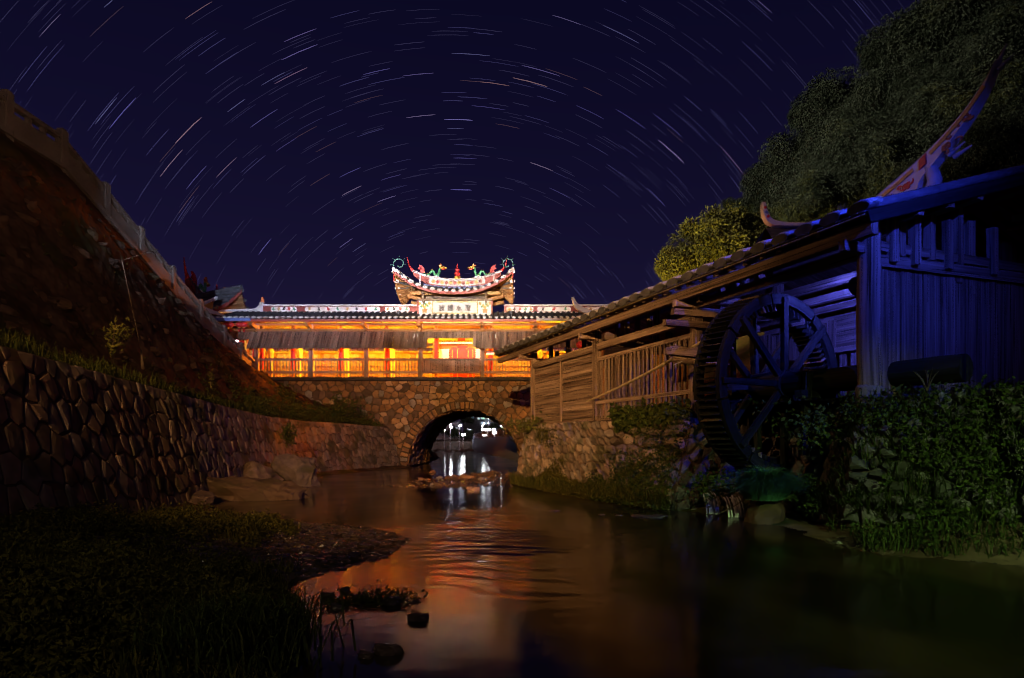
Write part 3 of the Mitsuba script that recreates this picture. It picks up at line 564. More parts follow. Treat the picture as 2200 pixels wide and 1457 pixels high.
# ------------------------------------------------------------------ swept roofs with dragons
def swept(parent, C, rot, sc, tiles=17, W=3.47, D=2.55, ze=0.0, h=1.2, RW=2.55, zr=.80, rt=1.32, light='lime', scrolls=True):
    """An upswept temple roof; local x along its ridge, y into depth, z from the middle of the eave."""
    ca, sa = math.cos(rot), math.sin(rot)
    def M(x, y, z):
        x, y, z = np.broadcast_arrays(*(np.asarray(q, float) for q in (x, y, z))); return np.stack([C[0] + sc * (ca * x - sa * y), C[1] + sc * (sa * x + ca * y), C[2] + sc * z], -1)
    up = lambda a: h * np.abs(a) ** 2.5
    def surf(a, b, side, dz=0.0):
        """side 0/2: front/back slope, a along the eave; 1/3: ends."""
        b2 = np.maximum(b, 0) ** 1.3
        if side in (0, 2):
            s = -1 if side == 0 else 1; ex, ey, ez = a * W, s * (D + .22 * np.abs(a) ** 4), ze + up(a); tx, ty, tz = a * RW, 0 * a, zr + .12 * a * a
        else:
            s = 1 if side == 1 else -1; ex, ey, ez = s * (W + .0 * a), a * (D + .22), ze + up(a) * .97 + .0 * a; tx, ty, tz = s * RW + 0 * a, 0 * a, zr + .12 + 0 * a
        return M(ex + (tx - ex) * b, ey + (ty - ey) * b, ez + (tz - ez) * b2 + dz)
    A, B = np.meshgrid(np.linspace(-1, 1, 33), np.linspace(0, 1, 9), indexing='ij')
    for side in range(4):
        b = MB(); grid(b, surf(A, B, side), np.stack([A * W, B], -1)); rs = put(parent, 'roof_slope', b, 'tile')
        b = MB(); grid(b, surf(A, B, side, -.11), np.stack([B * D + 10, A * W], -1)); put(parent, 'soffit', b, 'wood_warm')
        aa = np.linspace(-1, 1, 41); e0, e1 = surf(aa, 0 * aa, side, .02), surf(aa, 0 * aa, side, -.16)
        b = MB(); grid(b, np.stack([e0, e1], 1), np.stack([np.stack([aa, aa * 0], 1), np.stack([aa, aa * 0 + 1], 1)], 1)); put(parent, 'fascia', b, 'paint_maroon')
        for a in np.linspace(-.96, .96, 17 if side % 2 == 0 else 15):
            bb = np.linspace(.02, .8, 5); b = MB(); tube(b, surf(np.full(5, a), bb, side, -.15), .045 * sc, 6, cap=False); put(parent, 'rafter', b, 'wood_warm')
        if side in (0, 1, 3):
            for a in np.linspace(-.97, .97, tiles if side == 0 else 12):
                bb = np.linspace(0, 1, 6); b = MB(); tube(b, surf(np.full(6, a), bb, side, .03), .085 * sc, 8, cap=False); put(rs, 'tile_row', b, 'tile')
                q = surf(np.full(3, a), np.array([-.012, 0, .09]), side, .055) if True else None
                q = surf(np.full(3, a), np.array([0., .01, .10]), side, .055); q[0] += (q[0] - q[2]) * .15
                b = MB(); tube(b, q, np.array([.10, .15, .15]) * sc, 10, flat=.8); put(rs, 'tile_end', b, light)
    # hip ridges up to the corners
    for sx_ in (-1, 1):
        t = np.linspace(0, 1, 12); b = MB(); P = surf(np.full(12, float(sx_)), t, 0, .07); tube(b, P, .09 * sc, 8, flat=1.2); put(parent, 'hip_ridge', b, light)
        if not scrolls: continue
        # teal scroll with spikes at the corner
        th = np.linspace(0, 1, 28); ang = np.pi * .0 + th * 2.0 * np.pi * .95; rad = .36 - .22 * th
        o = np.array([sx_ * (W - .36), -(D + .22), ze + h + .34])
        X = o[0] + sx_ * rad * np.cos(ang - .4); Z = o[2] + rad * np.sin(ang - .4)
        b = MB(); tube(b, M(X, o[1], Z), .035 * sc, 7); put(parent, 'scroll', b, 'paint_teal')
        b = MB()
        for q in np.linspace(.05, .6, 5):
            a = q * 2 * np.pi * .95 - .4; r0 = .36 - .22 * q; tube(b, M(o[0] + sx_ * np.cos(a) * np.array([r0, r0 + .2]), o[1], o[2] + np.sin(a) * np.array([r0, r0 + .2])), [.03 * sc, .012 * sc], 5)
        put(parent, 'scroll_spikes', b, 'paint_teal')
        b = MB(); tube(b, M(sx_ * (W - .02), -(D + .1), np.array([ze + h * .98, ze + h * .4])), [.05 * sc, .01], 6); put(parent, 'pendant', b, 'paint_red')
    # ridge wall, curved, with its cap, plaque and horns
    a = np.linspace(-1, 1, 41); zt = lambda a: rt + .55 * np.abs(a) ** 2.6; RX = 2.75
    poly = Polygon(np.vstack([np.column_stack([a * RX, zt(a)]), np.column_stack([a * RX * .98, zt(a) - .34 - .28 * (1 - np.abs(a) ** 2)])[::-1]]))
    mp = lambda y0: (lambda u, v, w: M(u, y0 - w, v))
    b = MB(); extrude(b, poly, mp(.14), d=.28); rdg = put(parent, 'ridge', b, 'paint_maroon')
    b = MB(); tube(b, M(a * RX, 0 * a, zt(a) + .03), .075 * sc, 8, flat=.9); tube(b, M(a * RX, -.1 + 0 * a, zt(a) - .04), .06 * sc, 6); put(rdg, 'ridge_cap', b, light)
    aa = np.linspace(-.62, .62, 25); pl = Polygon(np.vstack([np.column_stack([aa * RX, zt(aa) - .12]), np.column_stack([aa * RX, zt(aa) - .38])[::-1]])).buffer(-.05).buffer(.09)
    b = MB(); extrude(b, pl, mp(-.14), d=.035); pq = put(parent, 'plaque', b, 'plaster')
    pb = Polygon(np.vstack([np.column_stack([aa * 1.2 * RX, zt(aa) - .46]), np.column_stack([aa * 1.2 * RX, zt(aa) - .64])[::-1]])); b = MB(); extrude(b, pb, mp(-.14), d=.05); put(parent, 'lower_band', b, 'paint_blue')
    for q, x in enumerate(np.linspace(-1.45, 1.45, 12)):
        b = MB(); r_ = np.random.default_rng(q); fl = Point(x, zt(x / RX) - .25).buffer(.05)
        for t in np.arange(5) * 1.257 + r_.uniform(0, 1): fl = fl.union(Point(x + .08 * math.cos(t), zt(x / RX) - .25 + .075 * math.sin(t)).buffer(.045, 4))
        extrude(b, fl, mp(-.18), d=.03); put(pq, 'flower', b, ('paint_gold', 'paint_red', 'paint_yellow', 'paint_maroon')[q % 4])
    for sx_ in (-1, 1):
        pz = zt(1.0); hp = curve([(sx_ * RX, pz), (sx_ * (RX + .22), pz + .3), (sx_ * (RX + .36), pz + .85)]); b = MB(); tube(b, M(hp[:, 0], 0, hp[:, 1]), np.linspace(.10, .02, len(hp)) * sc, 8); put(rdg, 'ridge_horn', b, 'paint_red')
        b = MB(); beam(b, M(sx_ * 2.28, -.2, zt(.83) - .08), M(sx_ * 2.28, -.2, zr - .12), .09 * sc, .09 * sc, up=(0, 1, 0)); put(parent, 'ridge_post', b, light)
    return M, zt
def dragon(M, x0, z0, sx_, sc, label, group=None):
    k = thing('dragon_figure', label, 'dragon figure', group); q = lambda P: M(np.array(P)[:, 0] * sx_ + x0, 0.0, np.array(P)[:, 1] + z0)
    body = curve([(-.52, .28), (-.40, .12), (-.22, .12), (-.05, .32), (.10, .30), (.18, .10), (.34, .10), (.44, .28), (.46, .48), (.56, .56)], 8)
    b = MB(); tube(b, q(body), np.interp(np.linspace(0, 1, len(body)), [0, .2, .6, .9, 1], [.03, .06, .085, .07, .06]) * sc, 8); put(k, 'body', b, 'paint_green')
    b = MB(); hd = curve([(.50, .54), (.62, .60), (.76, .57), (.90, .55)], 5); tube(b, q(hd), np.linspace(.11, .05, len(hd)) * sc, 8); put(k, 'head', b, 'paint_gold')
    b = MB(); jaw = np.array([(.58, .50), (.72, .46), (.84, .47)]); tube(b, q(jaw), np.array([.05, .04, .02]) * sc, 6); put(k, 'jaw', b, 'paint_red')
    pm = lambda u, v, w: M(u * sx_ + x0, .05 - w, v + z0)
    fl = Polygon([(-.48, .22), (-.78, .30), (-.70, .42), (-.92, .50), (-.78, .60), (-.88, .78), (-.66, .70), (-.52, .56), (-.46, .38)])
    b = MB(); extrude(b, fl, pm, d=.1); put(k, 'tail_flame', b, 'paint_red')
    b = MB(); extrude(b, Polygon([(.48, .60), (.36, .74), (.50, .72), (.50, .86), (.62, .70)]), pm, d=.1); put(k, 'mane', b, 'orange')
    b = MB()
    for t in range(4, len(body) - 6, 5):
        c = body[t]; tube(b, q([c + (0, .05), c + (-.03, .16)]), [.025 * sc, .006], 4)
    put(k, 'back_spines', b, 'paint_gold')
    for xx in (-.25, .25):
        b = MB(); tube(b, q([(xx, .14), (xx + .08, .0), (xx + .02, -.1)]), np.array([.05, .04, .03]) * sc, 6); put(k, 'leg', b, 'paint_green')
    b = MB(); extrude(b, Polygon([(-.45, -.14), (.5, -.14), (.45, .02), (.25, .07), (.05, .0), (-.2, .06), (-.4, .0)]), lambda u, v, w: M(u * sx_ + x0, .12 - w, v + z0), d=.24); put(k, 'cloud_base', b, 'plaster')
def calabash(M, x0, z0, sc, label):
    k = thing('calabash_finial', label, 'roof finial'); c = M(x0, 0, z0); ang = lambda n: np.linspace(-1.3, 1.3, n)
    b = MB(); lathe(b, [(.22 * sc, -.08 * sc), (.22 * sc, .1 * sc), (.12 * sc, .14 * sc)], c, 12); put(k, 'base', b, 'paint_gold')
    p = [(.1, .12)] + [(.20 * math.cos(a), .3 + .17 * math.sin(a)) for a in ang(7)] + [(.15 * math.cos(a), .56 + .12 * math.sin(a)) for a in ang(6)] + [(.07, .7), (.035, .78), (.05, .86), (.02, .98), (.0, 1.0)]
    b = MB(); lathe(b, np.array(p) * sc, c, 14); put(k, 'gourd', b, 'paint_red')
gp = thing('gate_pavilion', 'raised pavilion roof with upswept corners over the middle of the gallery', 'pavilion')
PC = np.array([-3.40, 40.45, 10.26]); M, zt = swept(gp, PC, 0.0, 1.0)
dragon(M, -1.55, 1.50, 1, 1.0, 'green dragon with red flame tail on the pavilion ridge, left of the red gourd'); dragon(M, 1.55, 1.50, -1, 1.0, 'green dragon with red flame tail on the pavilion ridge, right of the red gourd')
calabash(M, 0, 1.40, .92, 'red gourd finial in the middle of the pavilion ridge between two dragons')
# the storey under it
y0 = 39.45; X0, X1 = (898 - 1100) * y0 / F, (1057 - 1100) * y0 / F; Z0, Z1 = 1.5 + (950 - 679) * y0 / F, 1.5 + (950 - 646) * y0 / F
b = MB(); beam(b, ((X0 + X1) / 2, y0, (Z0 + Z1) / 2), ((X0 + X1) / 2, y0 + 2.6, (Z0 + Z1) / 2), X1 - X0, Z1 - Z0); put(gp, 'white_wall', b, 'plaster')
for x in (X0, X1):
    b = MB(); beam(b, (x, y0 - .02, Z0), (x, y0 - .02, Z1), .09, .1, up=(0, 1, 0)); put(gp, 'red_edge', b, 'paint_maroon')
b = MB(); beam(b, ((X0 + X1) / 2, y0 + .5, Z1 + .16), ((X0 + X1) / 2, y0 + 2.2, Z1 + .16), X1 - X0 - .7, .5); put(gp, 'dark_attic', b, 'wood_old')
for z, hh, m_ in ((Z1 + .03, .09, 'wood_old'), (Z1 + .42, .2, 'wood_warm')):
    b = MB(); beam(b, (X0 - (.5 if hh > .1 else .02), y0 - .1, z), (X1 + (.5 if hh > .1 else .02), y0 - .1, z), .16, hh); put(gp, 'beam', b, m_)
for x in (X0 + .35, X1 - .35):
    b = MB(); beam(b, (x, y0 - .55, Z1 + .36), (x, y0 + .1, Z1 - .12), .14, .2); beam(b, (x, y0 - .2, Z1 + .42), (x, y0 - .2, Z1 - .28), .13, .13, up=(0, 1, 0), taper=.4); put(gp, 'bracket', b, 'wood_old')
for x in (X0 - .7, X1 + .7):
    b = MB(); beam(b, (x, y0 + .3, Z1 + .36), ((X0 + X1) / 2, y0 + 1.2, Z1 - .3), .16, .2); beam(b, (x, y0 + 1.9, Z1 + .30), ((X0 + X1) / 2, y0 + 1.6, Z1 - .3), .16, .2); put(gp, 'bracket', b, 'wood_warm')
sg = thing('name_board', 'white name board with four black characters under the pavilion roof', 'sign')
sxx = lambda p: (p - 1100) * (y0 - .05) / F
szz = lambda p: 1.5 + (950 - p) * (y0 - .05) / F
fr = sbox(sxx(928), szz(674), sxx(1027), szz(648)); b = MB(); extrude(b, fr, plate(y0 - .01), d=.03); put(sg, 'board', b, 'plaster')
b = MB(); extrude(b, fr.difference(fr.buffer(-.055, join_style='mitre')), plate(y0 - .01), d=.07); put(sg, 'gilt_frame', b, 'paint_gold')
GLYPHS = [[[[(-25,-40),(-19,-30),(-15,-15),(-14,28),(8,28),(8,42),(16,42),(16,30),(17,28),(37,29),(42,27),(38,14),(35,8),(32,7),(32,5),(36,4),(34,-4),(27,-18),(21,-25),(22,-27),(30,-32),(43,-36),(40,-42),(38,-44),(31,-42),(15,-32),(13,-32),(5,-39),(-6,-44),(-8,-44),(-12,-38),(-18,-44)],[(27,9),(30,20),(16,20),(16,6),(31,6),(31,8)],[(4,-3),(8,-12),(15,-18),(20,-13),(24,-3),(5,-2)],[(-12,-35),(-11,-36),(-7,-35),(8,-26),(1,-16),(-4,-3),(-6,-3),(-7,-18)],[(-6,7),(8,6),(8,20),(-6,20)]],[[(-38,34),(-34,41),(-32,41),(-20,34),(-16,29),(-22,23),(-28,29)]],[[(-40,-39),(-40,-36),(-35,-29),(-26,-8),(-24,-7),(-18,-12),(-21,-20),(-32,-42),(-34,-43)]],[[(-42,9),(-40,15),(-36,16),(-23,9),(-21,5),(-24,0),(-27,0)]]],[[[(-44,-8),(-43,-6),(-30,-3),(-30,15),(-42,15),(-42,23),(-30,23),(-29,42),(-21,41),(-21,23),(-12,23),(-13,15),(-21,15),(-21,0),(-15,1),(-12,4),(43,3),(42,-4),(7,-4),(5,-6),(5,-8),(39,-8),(39,-23),(36,-39),(34,-42),(27,-44),(18,-43),(15,-37),(9,-43),(6,-43),(2,-40),(2,-38),(11,-30),(15,-24),(17,-20),(17,-16),(12,-16),(4,-29),(-9,-41),(-16,-37),(-16,-35),(-10,-32),(2,-19),(2,-16),(-3,-16),(-11,-25),(-13,-25),(-17,-21),(-17,-19),(-12,-16),(-3,-6),(-4,-4),(-12,-4),(-13,-7),(-21,-9),(-21,-37),(-23,-42),(-28,-44),(-38,-44),(-40,-36),(-30,-36),(-30,-12),(-42,-15)],[(23,-25),(16,-36),(28,-36),(30,-30),(31,-16),(26,-16)]],[[(-7,38),(36,39),(36,8),(-6,8)],[(2,16),(28,15),(28,20),(2,20)],[(2,28),(28,27),(28,32),(2,32)]]],[[[(-18,-36),(-5,-35),(-4,-34),(-4,42),(4,42),(5,17),(10,7),(13,7),(20,14),(28,25),(36,20),(31,13),(16,-2),(20,-8),(32,-20),(42,-25),(44,-28),(39,-34),(32,-32),(16,-17),(6,-2),(4,-40),(-4,-44),(-15,-44)]],[[(-42,-30),(-42,-27),(-35,-23),(-27,-13),(-18,8),(-19,10),(-39,10),(-40,18),(-39,19),(-8,18),(-7,16),(-11,0),(-22,-22),(-35,-35),(-37,-35)]]],[[[(-41,9),(-41,12),(-38,16),(-30,13),(-23,8),(-22,6),(-14,10),(-10,14),(-10,17),(-18,23),(-18,25),(-14,29),(-16,30),(-16,38),(10,37),(10,40),(12,41),(18,41),(20,34),(22,34),(24,34),(29,40),(32,39),(35,34),(25,27),(25,24),(28,22),(35,29),(39,29),(42,26),(42,23),(32,16),(37,10),(42,8),(44,4),(40,1),(40,-1),(32,2),(32,-20),(29,-20),(24,-33),(42,-34),(42,-41),(-19,-42),(-20,-34),(-3,-34),(-4,-28),(-7,-24),(-7,-20),(-12,-19),(-12,1),(-18,-1),(-23,4),(-27,-1),(-33,5)],[(-3,10),(-8,4),(30,5),(25,10),(-2,9)],[(23,-12),(24,-4),(-4,-4),(-4,-12)],[(3,18),(19,17),(12,35),(10,35),(8,27)],[(2,-21),(6,-34),(13,-34),(15,-33),(19,-20)],[(-12,29),(-5,23),(-1,29),(-12,30)]],[[(-39,-38),(-39,-35),(-34,-28),(-25,-10),(-25,-7),(-22,-6),(-18,-11),(-18,-14),(-29,-38),(-32,-43)]],[[(-37,35),(-34,40),(-30,40),(-20,33),(-18,31),(-18,28),(-23,23)]]]]
for gl, p in zip(GLYPHS, (948.5, 967.6, 985.9, 1004.5)):
    b = MB()
    for rings in gl:
        s = .40 / 92; pg = Polygon(rings[0], rings[1:]).buffer(.8)
        extrude(b, pg, lambda u, v, w: np.stack([sxx(p) + u * s, y0 - .045 - w, szz(661.5) + v * s], -1), d=.012)
    put(sg, 'character', b, 'ink')
for p in (912, 1042):
    k = thing('flower_relief', 'yellow flowers in a red pot in relief, ' + ('left' if p < 1000 else 'right') + ' of the name board', 'relief')
    b = MB(); extrude(b, Polygon([(sxx(p) - .12, szz(672)), (sxx(p) + .12, szz(672)), (sxx(p) + .16, szz(664)), (sxx(p) - .16, szz(664))]), plate(y0), d=.05); put(k, 'pot', b, 'orange')
    b = MB()
    for u, v in ((-.3, .34), (-.12, .2), (.12, .24), (.3, .36), (.0, .1)): extrude(b, Point(sxx(p) + u, szz(664) + v).buffer(.09, 3), plate(y0), d=.05)
    put(k, 'flowers', b, 'paint_gold')
    b = MB()
    for u, v in ((-.2, .14), (.2, .16), (.05, .3)): extrude(b, Point(sxx(p) + u, szz(664) + v).buffer(.06, 3), plate(y0), d=.06)
    put(k, 'leaves', b, 'paint_green')
# a second pavilion at the left bridge head, its ridge across the gallery's
g2 = thing('bridgehead_pavilion', 'dim pavilion roof with red horns behind the stair railing at the left bridge head', 'pavilion')
M2, _ = swept(g2, np.array([-20.6, 45.2, 9.35]), math.pi / 2, 1.38, tiles=15, light='tile', scrolls=False)
dragon(M2, -1.5, 1.50, 1, 1.3, 'dim dragon figure on the bridge head pavilion, nearer the stair'); dragon(M2, 1.6, 1.50, -1, 1.3, 'dim dragon figure on the bridge head pavilion beside its right red horn'); calabash(M2, .2, 1.40, 1.25, 'red gourd finial on the dim pavilion at the left bridge head')
b = MB(); beam(b, (-20.6, 45.2, 5.3), (-20.6, 45.2, 9.3), 4.2, 5.6, up=(0, 1, 0)); put(g2, 'wall', b, 'wood_old')

for i, x in enumerate((-6.75, -0.05)):
    k = thing('unseen_roof_uplight', 'unseen small warm lamp placed to light the soffit under the ' + ('left' if i == 0 else 'right') + ' wing of the pavilion', 'unseen_uplight'); z = 9.15; y = 38.75
    b = MB(); lathe(b, [(.05, -.1), (.11, .0), (.12, .14), (.10, .145)], (x, y, z), 12); put(k, 'housing', b, 'iron'); b = MB(); beam(b, (x, y, z - .3), (x, y, z - .08), .04, .04, up=(0, 1, 0)); put(k, 'foot', b, 'iron')
    scene[f'light_soffit_{i}'] = {'type': 'spot', 'to_world': T().look_at(origin=[x, y, z + .16], target=[x + (.5 if i == 0 else -.5), 40.2, 11.6], up=[0, 1, 0]), 'intensity': {'type': 'rgb', 'value': [5.0, 2.1, .45]}, 'cutoff_angle': 75, 'beam_width': 45}  # unseen spot, throws the warm glow onto the soffit
# ------------------------------------------------------------------ the mill
ml = thing('mill_house', 'old open timber mill with tiled lean-to roof over the right bank, holding the water wheel', 'mill')
SPOST = [4.65, 9.56, 14.6]
def sbeam(name, p0, p1, w, h, mat='wood_old', parent=None, **k):
    b = MB(); beam(b, S(*p0), S(*p1), w, h, jit=.006, **k); return put(parent or ml, name, b, mat)
# corner column on its stone foot
b = MB(); zz = np.linspace(2.42, 5.12, 12); tube(b, np.array([S(.015 * math.sin(z * 2), .01 * math.cos(z * 3), z) for z in zz]), .185 - .012 * (zz - 2.4) / 2.7 + .004 * np.sin(zz * 9), 18); put(ml, 'corner_column', b, 'wood_old', label='stout round corner column of the mill, lit blue')
COLK = 'mill_house__corner_column'; b = MB(); lathe(b, [(.19, -.15), (.21, 0), (.205, .14), (.19, .2), (.0, .2)], S(0, 0, 2.24), 14); put(COLK, 'stone_foot', b, 'granite')
for s in SPOST: sbeam('post', (s, 0, 2.1), (s, 0, 4.95), .2, .2, up=(*SD, 0))
for s in (0.2, 4.9, 9.6, 14.6): 
    for t in (2.6, 5.0): sbeam('rear_post', (s, t, 2.1), (s, t, 5.5 if t < 3 else 5.2), .2, .2, up=(*SD, 0))
# roof: a front slope up to the ridge at t = 2.6, a rear slope behind
s0, s1, te, tr, zE, zR_ = -.5, 17.3, -.62, 4.2, 5.10, 6.56
def roofz(t): return np.where(t < tr, zE + (zR_ - zE) * (t - te) / (tr - te), zR_ - .36 * (t - tr))
tt = np.concatenate([np.linspace(te, tr, 11), np.linspace(tr, 7.2, 6)[1:]])
Sg, Tg = np.meshgrid(np.linspace(s0, s1, 50), tt, indexing='ij')
wob = .025 * (meshkit.noise(np.stack([Sg * .9, Tg * .9, 0 * Sg], -1), 5) - .5)
P = np.stack([P0[0] + SD[0] * Sg + SN[0] * Tg, P0[1] + SD[1] * Sg + SN[1] * Tg, roofz(Tg) + wob], -1)
b = MB(); grid(b, P, np.stack([Sg, Tg], -1)); rft = put(ml, 'roof_tiles', b, 'tile')
b = MB(); grid(b, P - (0, 0, .05), np.stack([Tg + 50, Sg], -1)); put(ml, 'roof_underlay', b, 'wood_old')
tl = np.linspace(te, tr, 9)
for i, s in enumerate(np.arange(s0 + .12, s1, .56)):
    z = roofz(tl) + .045; b = MB(); tube(b, np.array([S(s + .012 * math.sin(7 * t + i), t, q) for t, q in zip(tl, z)]), .105, 9, cap=False); put(rft, 'tile_row', b, 'tile')
    # the lumpy end of the row: three lapped cover tiles, bedded in lime
    for q in range(3):
        b = MB(); t0 = te - .05 + q * .035; tube(b, [S(s + R.normal(0, .008), t0, zE + .055 + q * .032), S(s, t0 + .26, zE + .13 + q * .032)], [.21 - .02 * q, .17], 12, flat=.42); put(rft, 'end_tile', b, 'concrete' if q else 'tile')
for s in np.arange(s0 + .05, s1, .14):
    b = MB(); beam(b, S(s, te - .06, zE - .035), S(s, te + .25, zE + .04), .115, .022, jit=.004); put(rft, 'drip_tile', b, 'tile')
sbeam('eave_lath', (s0, te - .02, zE - .075), (s1, te - .02, zE - .075), .05, .028, 'bamboo')
for i, s in enumerate(np.arange(s0 + .1, s1, .46)): sbeam('rafter', (s, te + .05, zE - .105), (s, tr, zR_ - .10), .075, .075)
for t in np.linspace(te + .35, tr - .1, 9): sbeam('roof_lath', (s0 + .05, t, float(roofz(t)) - .062), (s1, t, float(roofz(t)) - .062), .09, .02)
sbeam('eave_beam', (s0 - .02, te + .14, zE - .27), (s1 - .1, te + .14, zE - .27), .14, .19)
sbeam('verge_board', (s0 - .03, te, zE - .12), (s0 - .03, tr, zR_ - .12), .05, .2, 'wood_wet'); sbeam('verge_board', (s0 - .03, tr, zR_ - .12), (s0 - .03, 7.2, 5.36), .05, .2, 'wood_wet')
for t in (.55, 1.25, 1.95): sbeam('purlin', (s0, t, float(roofz(t)) - .22), (s1 - .2, t, float(roofz(t)) - .22), .14, .15)
sbeam('ridge_beam', (s0, tr, zR_ - .25), (s1, tr, zR_ - .25), .17, .18)
# plates, ties, arms
for a, c, z in ((.1, 4.6, 4.68), (4.7, 9.5, 4.37), (9.6, 14.6, 4.34)): sbeam('front_plate', (a, 0, z), (c, 0, z), .15, .19)
for s in [0] + SPOST:
    sbeam('eave_arm', (s, te + .02, zE - .42), (s, .12, zE - .42), .13, .17); sbeam('tie_beam', (s + .02, .12, 4.52), (s + .02, tr, 4.52), .15, .19)
    for t, zz_ in ((.7, 4.62), (1.4, 4.62), (2.1, 4.62)): sbeam('king_post', (s, t, zz_), (s, t, float(roofz(t)) - .3), .13, .13, up=(*SD, 0))
sbeam('cross_beam', (4.5, -.75, 4.45), (4.5, 1.2, 4.45), .13, .15); sbeam('cross_beam', (4.45, -1.0, 4.18), (4.45, 1.6, 4.18), .14, .15); sbeam('cross_beam', (4.25, -.25, 4.72), (4.25, 1.7, 4.72), .13, .14)
for t, z in ((1.15, 4.66), (1.7, 4.52), (2.15, 4.40), (2.5, 4.22)): sbeam('inner_beam', (.0, t, z), (5.2, t, z), .13, .15)
for t, z in ((1.3, 4.3), (2.3, 4.5)): sbeam('inner_beam', (4.8, t, z), (14.4, t, z), .13, .15)
for s in (6.1, 7.2, 8.4): sbeam('stub_post', (s, .35, 4.3), (s, .35, 4.95), .12, .12, up=(*SD, 0))
for s in (2.6, 3.1, 3.9): sbeam('stub_post', (s, .0 if s < 3 else .5, 4.78), (s, .0 if s < 3 else .5, 5.05), .12, .12, up=(*SD, 0))
for s in (11.0, 12.6, 13.6): sbeam('stub_post', (s, .5, 4.1), (s, .5, 4.8), .13, .13, up=(*SD, 0))
sbeam('brace', (9.9, .05, 4.3), (9.9, 1.2, 4.9), .11, .11)
# slatted wall
for s in np.linspace(4.86, 9.38, 23): sbeam('slat', (s, -.03, 2.10 + R.normal(0, .03)), (s + R.normal(0, .008), -.03, 3.96), .062, .05, up=(*SN, 0))
sbeam('top_rail', (4.76, -.01, 4.0), (9.46, -.01, 4.0), .09, .12); sbeam('middle_rail', (4.76, -.075, 2.68), (9.46, -.075, 2.68), .04, .10); sbeam('bottom_rail', (4.76, .0, 2.16), (14.5, -.03, 2.13), .12, .10)
# planked wall
zb = 2.2
for q in range(13):
    for a, c in ((9.68, 12.05), (12.11, 14.48)):
        hh = .158; z = zb + .16 * q + .08; sbeam('wall_plank', (a, .02 + R.normal(0, .006), z), (c, .02 + R.normal(0, .006), z), .035, hh - .006)
sbeam('wall_batten', (12.08, -.03, 2.14), (12.08, -.03, 4.28), .1, .05, up=(*SN, 0)); sbeam('wall_plate', (9.68, -.02, 4.32), (14.5, -.02, 4.32), .13, .16)
# boarded end wall behind the column
for i, t in enumerate(np.arange(.36, 5.0, .262)):
    top_ = 4.62 + (0.05 if i % 3 else -.03) + (.0 if t < 2.6 else -.1); sbeam('end_board', (.03 + .015 * (i % 2), t, 2.30 + R.normal(0, .02)), (.03 + .015 * (i % 2), t, top_), .245, .03, up=(*SD, 0))
sbeam('end_beam', (.02, .15, 4.76), (.02, 5.1, 4.70), .15, .16)
for t in (.45, .95, 1.75, 2.9, 4.0): sbeam('end_post', (-.07, t, 4.5 if t != 2.2 else 2.4), (-.07, t, min(float(roofz(t)) - .2, 5.35)), .13, .13, up=(*SD, 0))
# inner partition and low slatted wall
for s in np.arange(3.0, 5.3, .24): sbeam('partition_board', (s, 2.35, 2.28), (s, 2.35, 4.15 + .04 * math.sin(s * 9)), .232, .03, up=(*SN, 0))
for s in np.arange(.35, 2.9, .3): sbeam('rear_slat', (s, 2.42, 2.3), (s, 2.42, 3.55), .15, .04, up=(*SN, 0))
sbeam('rear_rail', (.2, 2.36, 3.5), (2.95, 2.36, 3.5), .08, .12); sbeam('rear_board', (.2, 2.4, 3.9), (2.95, 2.4, 3.9), .05, .7)
b = MB(); grid(b, np.array([[S(s, t, 2.27) for t in (-.05, 5.2)] for s in (0.1, 17)]), np.array([[(s + 5, t) for t in (0, 5)] for s in (0, 17)], float)); put(ml, 'floor', b, 'soil')
# ridge with the great horn at its near end
rg = thing('ridge_horn', 'great curved ridge end with painted flower panels, sweeping up over the mill corner', 'roof ridge')
def mRid(off): return lambda u, v, w: np.stack([P0[0] + SD[0] * u + SN[0] * (2.6 + off - w), P0[1] + SD[1] * u + SN[1] * (2.6 + off - w), v], -1)
topc = curve([(17.2, 6.12), (6, 6.12), (3.0, 6.25), (1.75, 6.66), (.85, 7.06), (.2, 7.48), (-.2, 7.86), (-.38, 8.12)], 8)
botc = curve([(17.2, 5.9), (6, 5.9), (3.0, 5.95), (1.9, 6.04), (1.2, 6.22), (1.02, 6.56), (.80, 6.74), (.48, 7.0), (.12, 7.34), (-.12, 7.64), (-.35, 8.07)], 8)
b = MB(); extrude(b, Polygon(np.vstack([topc, botc[::-1]])).buffer(0), mRid(.11), d=.22); put(rg, 'ridge_wall', b, 'paint_cream')
b = MB(); tube(b, mRid(0)(topc[:, 0], topc[:, 1] + .02, 0 * topc[:, 0]), np.interp(topc[:, 0], [-.4, 1.5], [.06, .105]), 8, flat=.6); put(rg, 'cap_moulding', b, 'concrete')
b = MB(); low = curve([(3.2, 6.0), (1.8, 6.02), (.9, 6.08), (.3, 6.2)], 8); tube(b, mRid(.02)(low[:, 0], low[:, 1], 0 * low[:, 0]), .12, 8); put(rg, 'foot_moulding', b, 'concrete')
b = MB(); tube(b, mRid(-.0)(np.array([.92, .80, .95]), np.array([6.05, 6.5, 6.98]), np.zeros(3)), [.2, .13, .11], 8); put(rg, 'scroll_support', b, 'concrete')
def squiggle(k, cx, cz, s, seed, mat):
    """A scroll painted in relief: a few curled strokes."""
    r_ = np.random.default_rng(seed); b = MB()
    for q in range(6):
        a0, o = r_.uniform(0, 6.28), r_.normal(0, .42, 2) * s; t = np.linspace(0, 1, 12); rr_ = s * .42 * (1 - .75 * t); an = a0 + t * r_.choice([-1, 1]) * 4.6
        c = np.column_stack([cx + o[0] * 1.3 + rr_ * np.cos(an), cz + o[1] * .6 + rr_ * .8 * np.sin(an)]); extrude(b, ribbon(c, .035 * np.sin(np.linspace(.4, 2.9, 12))), mRid(-.11), d=.02)
    put(k, 'painted_scroll', b, mat)
